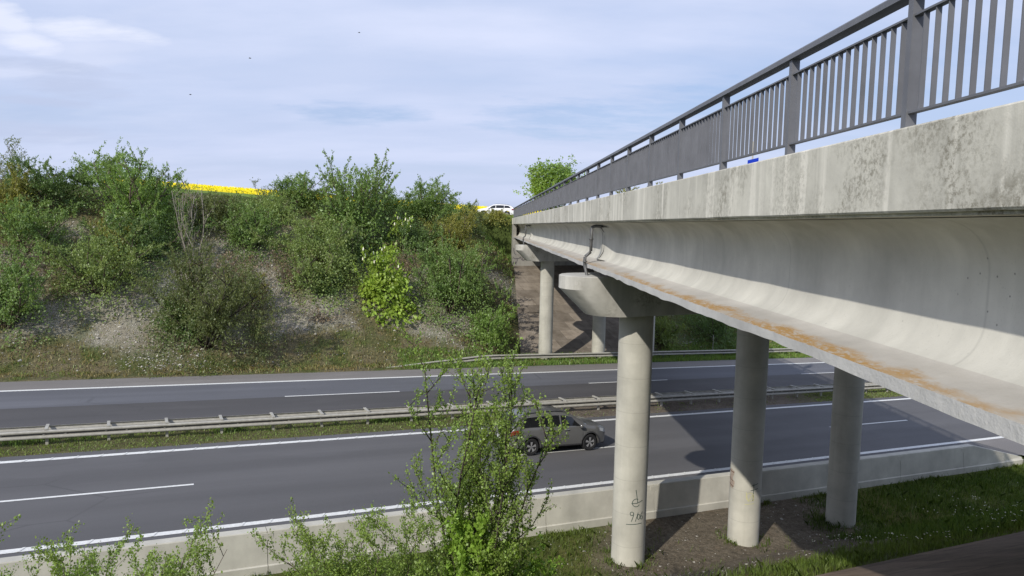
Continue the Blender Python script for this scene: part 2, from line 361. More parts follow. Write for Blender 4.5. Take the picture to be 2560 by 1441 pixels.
MAT['suv'] = m_plain('grey_car_paint', (.135, .134, .130), .30, .15, .05, 2, coat=.6)
MAT['white'] = m_plain('white_car_paint', (.78, .78, .78), .35, 0, .03, 2, coat=.6)
MAT['glass'] = m_plain('car_glass', (.012, .013, .014), .06, 0, .1, 3, spec=.6)
MAT['red_lamp'] = m_plain('red_lens', (.20, .012, .010), .25, 0, .2, 10, coat=.5)
MAT['clear_lamp'] = m_plain('clear_lens', (.50, .52, .56), .15, .2, .1, 10, coat=.8)
MAT['chrome'] = m_plain('chrome', (.62, .62, .62), .2, .8, .05, 5)
MAT['plate'] = m_plain('white_plate', (.72, .72, .72), .5, 0, .05, 9)
MAT['blue'] = m_plain('blue_sign', (.01, .045, .50), .45, 0, .06, 3)
MAT['bark'] = m_plain('bark', (.115, .09, .07), .95, 0, .35, 12)
MAT['bark_pale'] = m_plain('pale_bark', (.25, .225, .19), .95, 0, .25, 12)
MAT['bark_dark'] = m_plain('dark_bark', (.06, .048, .04), .95, 0, .35, 12)
MAT['bird'] = m_plain('dark_feather', (.04, .04, .045), .8, 0, .2, 20)
MAT['stone'] = None

# ------------------------------------------------------------------ ground
def axis(segs):
    out = []
    for a, b_, st in segs: out += list(np.arange(a, b_-1e-6, st))
    return np.array(out+[segs[-1][1]])
def cover(s, o):
    s, o = np.broadcast_arrays(np.asarray(s, float), np.asarray(o, float)); P = so(s, o, 0); off = P@BX; sb = P@BY
    n = vnoise(s*.28, o*.28, 21, 4)[..., None]; n2 = vnoise(s*1.3, o*1.3, 33, 3)[..., None]
    dry = np.array([.155, .135, .082]); green = np.array([.085, .105, .034]); stone = np.array([.34, .32, .28]); brown = np.array([.115, .082, .06])
    c = dry+(green-dry)*np.clip((n2-.42)*4, 0, 1)
    c = c+(stone-c)*(np.clip((n-.50)*7, 0, 1)*np.clip((o-46.6)/1.5, 0, 1)*np.clip((60-o)/4, 0, 1))[..., :][..., 0][..., None] if False else c
    st = np.clip((n[..., 0]-.475)*7, 0, 1)*np.clip((o-46.6)/1.5, 0, 1)*np.clip((60-o)/4, 0, 1)
    c = c+(stone-c)*(st*.75*np.clip(.35+1.1*n2[..., 0], 0, 1))[..., None]
    # near the far carriageway and right of the bridge it is greener
    g2 = np.clip((46.8-o)/.8, 0, 1)*np.clip((s-14)/4, 0, 1)+np.clip((off-14)/3, 0, 1)*(o > 44)
    c = c+(np.array([.07, .115, .03])-c)*np.clip(g2, 0, 1)[..., None]*.85
    # field and verge on top
    c = np.where((o > 64)[..., None], np.array([.075, .105, .03])*(.7+.6*n2), c)
    # near side: grass with bare soil under the bridge
    ng = np.array([.085, .11, .03])*(.75+.5*n2)+np.clip((n-.52)*4, 0, 1)*np.array([.07, .03, .02])
    soil = np.array([.165, .140, .108])*(.75+.5*n2)
    e = off+(n[..., 0]-.5)*4
    us = np.clip((e-3.6)/1.2, 0, 1)*np.clip((13.8-e)/2.0, 0, 1)*np.clip((o-12.2+(n[..., 0]-.5)*3)/1.5, 0, 1)
    nc = ng+(soil-ng)*us[..., None]; c = np.where((o < 20.1)[..., None], nc, c)
    # median: thin grass, grit beneath the bridge
    md = np.array([.115, .110, .055])*(.7+.6*n2); grit = np.array([.165, .140, .115])*(.7+.6*n2)
    mb = np.clip((off-.5)/3, 0, 1)*np.clip((21-off)/3, 0, 1)
    c = np.where(((o > 30.9) & (o < 34))[..., None], md+(grit-md)*mb[..., None], c)
    return c
S_AX = axis([(-160, -30, 10), (-30, 50, .45), (50, 80, 2), (80, 200, 12)])
O_AX = axis([(-60, -6, 6), (-6, 19.6, .4), (19.6, 20.05, .45), (20.05, 20.15, .1), (20.15, 31.0, 3.6), (31.0, 31.1, .1), (31.1, 33.7, .4), (33.7, 33.8, .1), (33.8, 43.9, 3.3), (43.9, 44.05, .15), (44.05, 66, .4), (66, 100, 3), (100, 420, 40)])
SS, OO = np.meshgrid(S_AX, O_AX, indexing='ij')
def grid_quads(nu, nv):
    i, j = np.meshgrid(np.arange(nu-1), np.arange(nv-1), indexing='ij'); a = (i*nv+j).ravel(); return np.stack([a, a+nv, a+nv+1, a+1], 1)
gm = raw_mesh('ground', so(SS, OO, terrain(SS, OO)).reshape(-1, 3), grid_quads(*SS.shape), MAT['ground'], cover(SS, OO).reshape(-1, 3))
gm.polygons.foreach_set('use_smooth', np.ones(len(gm.polygons), dtype=bool))
tag(link('ground', gm), 'grassy and stony embankment slopes on both sides of the motorway', None, None, 'structure')

# ------------------------------------------------------------------ motorway
def strip(name, parts, label, kind='structure'):
    b = MB(); mats = []
    for o0, o1, mat, h, s0, s1 in parts:
        if mat not in mats: mats.append(mat)
        ss = np.linspace(s0, s1, max(2, int((s1-s0)/4))); oo = np.linspace(o0, o1, 3)
        S, O = np.meshgrid(ss, oo, indexing='ij'); b.grid(rd(S, O, h), mats.index(mat), flip=True)
    return tag(b.obj(name, [MAT[m] for m in mats]), label, None, None, kind)
strip('road', [(20.1, 31.02, 'asphalt_near', 0.0, -150, 170)], 'near carriageway of smooth grey asphalt the grey car drives on')
strip('road', [(33.75, 38.24, 'asphalt_dark', 0.0, -150, 170), (38.24, 41.95, 'asphalt_right', 0.0, -150, 170), (41.95, 43.95, 'asphalt_shoulder', 0.0, -150, 170)],
      'far carriageway with a darker passing lane and a paler shoulder')
# paler hard shoulder beyond the end of the concrete barrier
strip('pavement', [(18.9, 22.35, 'asphalt_shoulder', .004, 37.0, 170)], 'pale paved shoulder beyond the sloping end of the concrete barrier')
def markings():
    b = MB()
    def line(o, w, s0, s1, h=.008, st=3.0):
        ss = np.linspace(s0, s1, max(2, int((s1-s0)/st)+1)); S, O = np.meshgrid(ss, np.array([o-w/2, o+w/2]), indexing='ij'); b.grid(rd(S, O, h), flip=True)
    line(22.49, .25, -150, 170); line(30.37, .25, -150, 170); line(41.82, .25, -150, 170); line(34.35, .25, -150, 170)
    for k in range(-8, 9):
        line(26.37, .13, 1.57+18*k-6.0, 1.57+18*k); line(38.27, .13, 6.56+18*k, 6.56+18*k+6.0)
    # raised ribs of the profiled edge lines
    for o in (22.49, 30.37):
        for k in range(-40, 60):
            s0 = k*.78+.2
            if s0 > 27: continue
            b.add(rd(np.array([s0, s0+.07, s0+.07+.12, s0+.12]), np.array([o-.125, o-.125, o+.125, o+.125]), .020), [(0, 1, 2, 3)])
    return tag(b.obj('road_markings', MAT['paint']), 'white edge lines and dashed lane lines of the motorway', None, None, 'structure')
markings()

# ------------------------------------------------------------------ bridge
def terr1(P): return float(terrain(np.array(P@D), np.array(P@NN)))
C1 = np.array([3.56, 21.28, 0.0]); C_STEP = 4.47
F1 = np.array([2.46, 52.9, 0.0])
bridge = thing('motorway_overpass', (C1[0], C1[1], terr1(C1)), 'grey concrete road bridge on round columns spanning the motorway', 'bridge')
U0, U1 = 2.8, 14.65
SK = float(D@BY)/float(D@BX)
def sk(u): return (u-U0)*SK
rng = np.random.default_rng(5)
# fascia beams (edge beams) left and right
def fascia(side):
    b = MB(); ss = np.concatenate([np.arange(-2, 30, .5), np.arange(30, 70.6, 2.0), [70.9]])
    prof = [(0.0, .155), (0.012, .14), (.05, .14), (.055, .118), (.34, .118), (.34, .60), (.34, .71), (.012, .71), (0, .698)]
    rings = []
    for s in ss:
        j = rng.normal(0, .0022, 2)
        r = []
        for k, (u, v) in enumerate(prof):
            uu = U0+u+(j[0] if k in (0, 1, 8, 7) else 0) if side == 0 else U1-u
            r.append(br(uu, s+sk(uu), v+(j[1] if k in (0, 1, 2) else 0)))
        rings.append(r)
    return b.loft(rings, 0, flip=side == 1).obj('edge_beam', MAT['fascia'], bridge)
eb = fascia(0); eb['label'] = 'stained left edge beam with whitish runs and dark lichen'
fascia(1)
# end block of the edge beam on the abutment wing
b = MB(); b.box(lambda x, y, z: br(x, y, z), U0-.05, U0+.9, 70.92, 71.6, .13, .70); b.obj('end_block', MAT['fascia'], bridge)
b = MB()
for s0, s1 in ((-2, 20.46), (20.50, 51.78), (51.82, 70.9)):
    ss = np.linspace(s0, s1, 9); us = np.array([U0+.343, 5.6, 8.7, 11.8, U1-.343])
    top = [[br(u, s+sk(u), .56+.02*min(u-U0, U1-u)) for u in us] for s in ss]; bot = [[br(u, s+sk(u), .125) for u in us] for s in ss]
    rings = [list(t)+list(q)[::-1] for t, q in zip(top, bot)]
    b.loft(rings, 0)
b.obj('deck_slab', MAT['deck'], bridge)
def girder_profile():
    out = [(.05, -1.09), (.05, -.985), (.33, -.925)]
    for k in range(1, 8):                                     # flare from flange to web
        a = k/8*math.pi/2; out.append((.33+.33*math.sin(a), -.925+.36*(1-math.cos(a))+.0))
    out += [(.66, -.50), (.66, -.26)]
    for k in range(1, 8):                                     # top fillet out to the slab
        a = k/8*math.pi/2; out.append((.66-.36*(1-math.cos(a)), -.26+.36*math.sin(a)))
    out += [(.28, .112)]
    return out
GP = girder_profile()
def girder(i, s0, s1):
    b = MB(); uc = .83+i*2.5475; n = len(GP)
    full = GP+[(1.66-u, v) for u, v in GP[::-1]]
    st = np.arange(s0, s1, .22) if i == 0 and s0 < 40 else np.linspace(s0, s1, 24)
    st = np.append(st[st < s1-.01], s1); rings = []; r2 = np.random.default_rng(int(s0*7)+i+100)
    ph = 0.0
    for s in st:
        ph = .75*ph+r2.normal(0, .006); chip = -.02*max(0, r2.random()-.8) if i == 0 else 0
        e = min(s-s0, s1-s); th = max(0.0, 1-e/1.4); th = th*th*(3-2*th)*.17      # thickened end blocks
        r = []
        for k, (u, v) in enumerate(full):
            uu, vv = u, v
            if 5 <= k < n-4: uu = u-th*.9
            if n+3 < k <= 2*n-6: uu = u+th*.9
            if i == 0 and k == 0: vv = v+ph-chip*.6; uu = u-chip*.3
            if i == 0 and k == 1: vv = v+ph*.25
            U = U0+uu-.83+uc; r.append(br(U, s+sk(U), vv))
        rings.append(r)
    P = np.array(rings); m = P.shape[1]
    b.loft(rings, 0, flip=True)
    nst = len(rings)
    for fi in range((nst-1)*m):
        j = fi % m
        if i == 0: b.m[fi] = 1 if j == 0 else (2 if j in (1, 2, 3) else 0)
    return b.obj('girder', [MAT['girder'], MAT['edge'], MAT['flange']], bridge, autosmooth=35)
for s0, s1 in ((-1.2, 20.44), (20.50, 51.77), (51.83, 70.6)):
    for i in range(5): girder(i, s0, s1)
# piers
def pier(C, ground_dz, top, tipb, bot):
    b = MB(); w = .80; n = 10
    def ring(t0, t1, z, ww=w):
        an = np.linspace(math.pi/2, 3*math.pi/2, n); pts = [(t0+ww*math.cos(a), ww*math.sin(a)) for a in an]
        an2 = np.linspace(-math.pi/2, math.pi/2, n); pts += [(t1+ww*math.cos(a), ww*math.sin(a)) for a in an2]
        return [C+D*t+NN*q+np.array([0, 0, z]) for t, q in pts]
    L = 2*C_STEP
    b.loft([ring(-.82, L+.82, bot), ring(-1.66, L+1.66, tipb), ring(-1.66, L+1.66, top-.02), ring(-1.645, L+1.645, top, w-.02)], 0)
    cap = b.obj('pier_cap', MAT['cap'], bridge, autosmooth=30)
    g = MB()
    for i in range(5):
        for e in (-.42, .42):
            u = U0+.83+i*2.5475; t = (u-C@BX)/(D@BX); p = C+D*t+BY*e; zz = top
            g = MB(); g.box(lambda x, y, z: p+BX*x+BY*y+np.array([0, 0, z]), -.26, .26, -.17, .17, zz, zz+.03)
            g.box(lambda x, y, z: p+BX*x+BY*y+np.array([0, 0, z]), -.2, .2, -.13, .13, zz+.03, -.01*float(p@BY)-1.093)
            g.obj('bearing', MAT['rust'], cap)
    cols = []
    for k in range(3):
        P = C+D*C_STEP*k; zg = terr1(P)-.5; rr = .485; an = np.linspace(0, 2*math.pi, 41)[:-1]
        zs = np.linspace(zg, bot+.002, 24); b = MB()
        b.loft([[P+np.array([rr*math.cos(a), rr*math.sin(a), z]) for a in an] for z in zs], 0)
        cols.append((b.obj('column', MAT['column'], bridge, autosmooth=40), P))
    return cap, cols
cap1, cols1 = pier(C1, 0, -1.50, -1.86, -2.60)
cap2, cols2 = pier(F1, 0, -1.83, -2.19, -2.93)
cols1[0][0]['label'] = 'column with the black marker number 9/06'
cols1[1][0]['label'] = 'column with broken concrete and bare rusty bars near its foot'
# writing on the first column, spalling on the second
def on_col(P, ang, z, r=.4885): return P+np.array([r*math.cos(ang), r*math.sin(ang), z])
def facing(P): return math.atan2(-P[1], -P[0])
def strokes(P, zc, list_, w, mat, parent, name='graffiti', a0=None, r=.4885):
    b = MB(); base = facing(P)
    for st in list_:
        pts = np.array(st, float)
        # resample
        seg = np.linalg.norm(np.diff(pts, axis=0), axis=1); cs = np.concatenate([[0], np.cumsum(seg)]); q = np.linspace(0, cs[-1], max(2, int(cs[-1]/.02)))
        pts = np.stack([np.interp(q, cs, pts[:, 0]), np.interp(q, cs, pts[:, 1])], 1)
        tg = np.gradient(pts, axis=0); tg /= np.linalg.norm(tg, axis=1)[:, None]+1e-9; nr = np.stack([-tg[:, 1], tg[:, 0]], 1)
        L_, R2 = pts+nr*w/2, pts-nr*w/2
        G = np.array([[on_col(P, base+l[0]/.485, zc+l[1], r), on_col(P, base+q2[0]/.485, zc+q2[1], r)] for l, q2 in zip(L_, R2)])
        b.grid(G)
    return b.obj(name, MAT[mat], parent)
def circ(cx, cy, rx, ry, a0=0, a1=360, n=20):
    return [(cx+rx*math.cos(R_(a)), cy+ry*math.sin(R_(a))) for a in np.linspace(a0, a1, n)]
P1 = cols1[0][1]
txt = []
x0 = .015
txt += [circ(x0+.06, .10, .05, .055, 20, 380), [(x0+.115, .13), (x0+.10, .02), (x0+.05, -.13)]]        # 9
txt += [[(x0+.245, .13), (x0+.165, -.13)]]                                                            # /
txt += [circ(x0+.265, .0, .042, .075)]                                                                # 0
txt += [[(x0+.40, .13), (x0+.345, .06), (x0+.325, -.03)], circ(x0+.368, -.035, .043, .05)]            # 6
txt += [[(-.08, -.22), (.40, -.20)]]                                                                  # underline
txt += [circ(.19, .42, .115, .115, 60, 330), [(.17, .80), (.235, .42), (.20, .40)], [(.05, .40), (.22, .41), (.40, .47)]]   # d-like sign above
strokes(P1, -8.42, txt, .019, 'ink', cols1[0][0])
P2 = cols1[1][1]
b = MB(); base = facing(P2)
def patch(P, base, outline, zc, r):
    c = np.mean(outline, axis=0); rings = [[on_col(P, base+(c[0]+(x-c[0])*k)/.485, zc+c[1]+(y-c[1])*k, r) for x, y in outline] for k in (1, .66, .33, .02)]
    return np.array(rings)
ol = [(-.60, .42), (-.50, .40), (-.38, .36), (-.40, .27), (-.47, .20), (-.45, .08), (-.36, .05), (-.37, -.06), (-.41, -.13), (-.46, -.22), (-.55, -.16), (-.60, -.2), (-.66, .0), (-.64, .2)]
b.grid(patch(P2, base, ol, -8.15, .4880), closed=True); sp = b.obj('spalled_patch', MAT['spall'], cols1[1][0])
for bar_ in ([(-.68, .36), (-.5, .33), (-.40, .33)], [(-.68, .12), (-.42, .05)], [(-.68, -.06), (-.40, -.13)]): strokes(P2, -8.15, [bar_], .026, 'rust', cols1[1][0], 'exposed_rebar', r=.4915)
strokes(P2, -8.55, [circ(.16, .05, .12, .13), [(.03, .2), (.10, -.1), (.22, .12), (.28, -.08)], [(.0, -.2), (.30, -.16)]], .016, 'yellow_mark', cols1[1][0])
strokes(P2, -8.25, [[(.26, .18), (.25, -.38)], [(.18, .10), (.42, .17)], [(.16, -.05), (.42, .01)]], .02, 'ink', cols1[1][0])
# downpipes at the two deck joints
def pipe(s, ztop, zbot):
    b = MB(); u = U0+.14
    pts = [br(u+.30, s, .02), br(u+.12, s, .04), br(u, s, .0), br(u, s, -.66), br(u-.15, s+.02, -.80), br(u-.16, s+.02, -1.02), br(u-.10, s-.1, -1.30), br(u-.06, s-.16, -1.45)]
    fine = []
    for a, c in zip(pts[:-1], pts[1:]): fine += [a*(1-t)+c*t for t in (0.02, .5, .98)]
    b.tube(fine, .042, 8)
    for v in (-.32, -.93): b.tube([br(u-(.15 if v < -.7 else 0), s, v-.02), br(u-(.15 if v < -.7 else 0), s, v+.02)], .062, 8)
    p = b.obj('downpipe', MAT['pipe'], bridge, smooth=True)
    # thin cable looping beside it
    c = MB(); cp = [br(U0+.30, s+.02, .03), br(U0+.42, s+.05, -.03), br(U0+.52, s+.08, -.16), br(U0+.53, s+.1, -.42), br(U0+.50, s+.12, -.66), br(U0+.38, s+.14, -.86)]
    c.tube(cp, .008, 5); c.obj('cable', MAT['black'], bridge, smooth=True)
pipe(20.35, 0, 0); pipe(51.65, 0, 0)
# far abutment: bearing wall, breast wall, wing
def abutment(smid, sgn, zb):
    b = MB()
    def f(u, y, z): return br(u, smid+sk(u)+y, 0)*np.array([1, 1, 0])+np.array([0, 0, z])
    b.box(f, U0+.02, U1-.02, sgn*-1.7, sgn*.1, zb-2.5, -.01*smid-1.32)
    b.box(f, U0+.05, U1-.05, sgn*.103, sgn*1.0, zb-2.5, -.01*smid+.10)
    b.box(f, U0-.02, U0+.30, sgn*-.9, sgn*4.5, zb-2.5, -.01*smid+.112)
    b.box(f, U1-.30, U1+.02, sgn*-.9, sgn*4.5, zb-2.5, -.01*smid+.112)
    return b.obj('abutment', MAT['abutment'], bridge)
ab = abutment(70.25, 1, PAV_T-.02)
abutment(-1.0, -1, -2.5)
def abut_graffiti():
    b = MB(); r2 = random.Random(4); y = 70.25-1.715
    def p(u, z): 
        q = br(U0+u, y+sk(U0+u), 0); q[2] = z; return q
    for k in range(14):
        u = .15+r2.random()*3.2; z = -3.9+r2.random()*1.2; a = r2.random()*6.3; pts = []
        for i in range(8):
            pts.append((u, z)); a += r2.uniform(-1.1, 1.1); u += .16*math.cos(a); z += .16*math.sin(a); u = max(.06, u); z = min(max(z, -4.2), -2.2)
        pts = np.array(pts); tg = np.gradient(pts, axis=0); tg /= np.linalg.norm(tg, axis=1)[:, None]+1e-6; w = .035
        b.grid(np.array([[p(q[0]-t[1]*w, q[1]+t[0]*w), p(q[0]+t[1]*w, q[1]-t[0]*w)] for q, t in zip(pts, tg)]))
    b.obj('graffiti', MAT['grey_spray'], ab)
abut_graffiti()
# railings
def railing(u_front, sgn):
    def f(x, y, z): return br(u_front+sgn*x, y+sk(u_front), z)
    b = MB(); s0, s1 = -1.0, 70.2
    ss = np.linspace(s0, s1, 36)
    rings = [[f(x, s, v) for x, v in ((-.02, 1.575), (-.02, 1.618), (-.008, 1.632), (.082, 1.632), (.094, 1.618), (.094, 1.575))] for s in ss]
    b.loft(rings, 0, flip=sgn < 0)
    root = b.obj('railing', MAT['railing'], bridge)
    k0 = -2; n = 37; step = 1.965
    for k in range(n):
        s = 5.04+step*(k0+k-1); 
        if s < s0 or s > s1: continue
        b = MB(); b.box(f, 0, .074, s-.03, s+.03, .71, 1.576); b.obj('post', MAT['railing'], root)
        if s+step > s1: continue
        b = MB(); a, c = s+.03, s+step-.03
        b.box(f, .010, .062, a, c, 1.435, 1.449); b.box(f, .010, .062, a, c, .800, .815)
        for j in range(1, 15):
            y = s+step*j/15; b.box(f, .018, .054, y-.0045, y+.0045, .8152, 1.4348)
        b.obj('baluster_panel', MAT['railing'], root)
railing(U0+.012, 1); railing(U1-.012, -1)
# slope paving under the far end and the near end
def m_slabs(name, c):
    t = NT(name); uv = t.n('ShaderNodeUVMap'); br_ = t.n('ShaderNodeTexBrick'); t.l(uv.outputs[0], br_.inputs['Vector'])
    for k, v in (('Scale', 1.0), ('Mortar Size', .012), ('Brick Width', 2.2), ('Row Height', 1.35), ('Mortar Smooth', .2), ('Bias', 0.0)): br_.inputs[k].default_value = v
    br_.inputs['Color1'].default_value = (*[x*.72 for x in c], 1); br_.inputs['Color2'].default_value = (*[x*1.2 for x in c], 1); br_.inputs['Mortar'].default_value = (*[x*.4 for x in c], 1)
    n = t.noise(t.pos(), 1.3, 6, .65); n2 = t.noise(t.pos(), 16, 5, .7)
    col = t.mix(t.ramp(n, .35, .7), t.mix(1.0, br_.outputs[0], (.72, .70, .68), 'MULTIPLY'), t.mix(1.0, br_.outputs[0], (1.2, 1.2, 1.2), 'MULTIPLY'))
    col = t.mix(t.ramp(n2, .5, .72, 0, .4), col, (c[0]*.5, c[1]*.5, c[2]*.5))
    return t.done(col, .92, normal=t.bump(br_.outputs['Fac'], -.6, .03, t.bump(n2, .4, .02)), spec=.15)
MAT['slab_far'] = m_slabs('brown_paving_slabs', (.25, .215, .175)); MAT['slab_near'] = m_slabs('dark_paving_slabs', (.26, .20, .155))
def paving(name, us, os_, zf, mat, label):
    P = []; UV = []
    for o in os_:
        row = []
        for u in us:
            s = (u-o*float(NN@BX))/float(D@BX); row.append(so(s, o, zf(s, o))); UV.append((s, o*1.09))
        P.append(row)
    b = MB(); P = np.array(P); b.grid(P); me = b.mesh(name, mat); uv = me.uv_layers.new(name='UVMap')
    for lp in me.loops: uv.data[lp.index].uv = UV[lp.vertex_index]
    return tag(link(name, me), label, None, None, 'structure')
paving('pavement', np.linspace(2.9, 14.5, 12), np.linspace(47.5, 61.3, 14), lambda s, o: float(paving_z(s, o)), MAT['slab_far'], 'brown slab paving on the slope below the far end of the bridge')
paving('pavement', np.linspace(5.9, 16.0, 12), np.linspace(-1, 9.0, 10), lambda s, o: float(zr(s, o)-.35+(16.3-o)*.49+.10), MAT['slab_near'], 'dark slab paving on the near slope in the shade of the bridge')

# ------------------------------------------------------------------ guardrails and barrier
WB = [(.02, 0), (.07, .008), (.086, .03), (.086, .075), (.075, .095), (-.03, .125), (-.03, .185), (.075, .215), (.086, .235), (.086, .28), (.07, .302), (.02, .31)]
def wbeam(path, face, name, parent, bolts=()):                           # path: list of (s,o,h of the lower edge)
    b = MB(); rings = []
    for s, o, h in path:
        r = [rd(s, o+face*y, h+z) for y, z in WB]+[rd(s, o+face*(y-.006), h+z) for y, z in WB[::-1]]
        rings.append(r)
    b.loft(rings, 0)
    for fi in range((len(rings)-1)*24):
        if fi % 24 in (5, ): b.m[fi] = 1  # groove floor: shade of the recess put into the colour
    for s in bolts:
        o, h = path[0][1], path[0][2]; b.box(rd, s-.035, s+.035, o-.022, o-.002, h+.14, h+.168)
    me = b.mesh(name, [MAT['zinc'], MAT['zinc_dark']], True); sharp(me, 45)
    o_ = link(name, me, parent); return o_
med = thing('guardrail', tuple(rd(10.0, 32.4, 0.04)), 'double sided steel guardrail with cross bars along the central reservation', 'guardrail')
def med_rail():
    sx = np.arange(-41.9, 92, 4.08)
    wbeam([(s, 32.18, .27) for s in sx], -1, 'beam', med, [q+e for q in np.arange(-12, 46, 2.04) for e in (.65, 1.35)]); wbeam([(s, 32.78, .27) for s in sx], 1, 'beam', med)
    posts = -3.11+2.04*np.arange(-19, 46)
    for s in posts:
        if s < -12 or s > 70: continue
        b = MB(); b.box(rd, s-.05, s+.05, 32.26, 32.36, -.15, .60); b.obj('post', MAT['zinc'], med)
        b = MB(); b.box(rd, s-.055, s+.055, 32.12, 32.86, .583, .632); b.obj('cross_bar', MAT['zinc'], med)
med_rail()
far = thing('guardrail', tuple(rd(30, 45.2, .05)), 'single steel guardrail with a sloping end before the far bridge columns', 'guardrail')
def far_rail():
    path = [(13.2, 44.75, -.34), (14.6, 44.85, -.22), (16.6, 45.0, -.06), (18.6, 45.12, .10), (20.5, 45.2, .25), (21.5, 45.2, .28)]+[(s, 45.2, .28) for s in np.arange(24, 100, 4.0)]
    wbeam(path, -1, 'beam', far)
    for s in [17.7]+list(19.65+2.0*np.arange(0, 32)):
        h = np.interp(s, [13.2, 16.6, 18.6, 20.5, 200], [-.34, -.06, .1, .25, .28])+.30
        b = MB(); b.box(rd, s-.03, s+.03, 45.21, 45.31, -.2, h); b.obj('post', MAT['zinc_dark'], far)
far_rail()
bar = thing('concrete_barrier', tuple(rd(12, 20.0, -.35)), 'long pale concrete safety barrier beside the near carriageway', 'barrier')
BP = [(0, -.48), (0, -.115), (.035, -.085), (.11, .775), (.125, .80), (.40, .80), (.415, .775), (.50, -.06), (.5, -.48)]
def barrier():
    js = 2.94+4.19*np.arange(-11, 8); o0 = 19.80
    for k in range(len(js)-1):
        a, c = js[k]+.008, js[k+1]-.008
        b = MB(); b.loft([[rd(s, o0+y, z) for y, z in BP] for s in (a, a+.02, c-.02, c)], 0)
        seg = b.obj('barrier_segment', MAT['barrier'], bar)
        n = MB(); n.box(rd, c-.35, c-.05, o0+.06, o0+.10, .53, .70) if False else None
        g = MB()                                               # joint bracket and drain slot
        g.box(rd, c-.13, c+.16, o0+.092, o0+.12, .56, .735); g.obj('joint_bracket', MAT['barrier'], seg)
        g = MB(); g.box(rd, (a+c)/2+.5, (a+c)/2+.95, o0-.004, o0+.05, -.42, -.345); g.obj('drain_slot', MAT['black'], seg)
    a = js[-1]+.008; b = MB(); e0, e1 = a+.75, 36.9
    def ring(s):
        k = np.clip((s-e0)/(e1-e0), 0, 1); return [rd(s, o0+y*(1-.15*k), z if z < -.05 else z*(1-k)+(-.05)*k) for y, z in BP]
    b.loft([ring(s) for s in (a, e0, (e0+e1)/2, e1-.25)]+[[rd(e1, o0+.1+y*.6, min(z, -.16)) for y, z in BP]], 0)
    ter = b.obj('end_ramp', MAT['barrier'], bar)
barrier()
mp = thing('marker_post', tuple(so(41.4, 46.3, terrain(41.4, 46.3))), 'thin pale marker post behind the far guardrail right of the columns', 'post')
b = MB(); p0 = so(41.4, 46.3, terrain(41.4, 46.3)); b.tube([p0+np.array([0, 0, z]) for z in (-.2, .5, 1.0, 1.35)], .035, 8); b.obj('pole', MAT['zinc'], mp)
b = MB(); b.tube([p0+np.array([0, 0, z]) for z in (-.1, .12, .2)], [.16, .12, .05], 8); b.obj('foot', MAT['barrier'], mp)
# blue sign on the far side of the deck
sg = thing('road_sign', tuple(br(13.9, 39.0, .71)), 'blue road sign whose corner shows under the bridge railing', 'sign')
b = MB(); b.tube([br(13.9, 39.0, z) for z in (.6, 2.0, 4.6)], .04, 8); b.obj('pole', MAT['zinc'], sg)
b = MB(); b.box(lambda x, y, z: br(13.9+x*.95-y*.3, 39.0+y+x*.3, 3.15+z+x*.25), -.33, .33, -.07, -.045, -.55, .55); b.obj('sign_panel', MAT['blue'], sg)

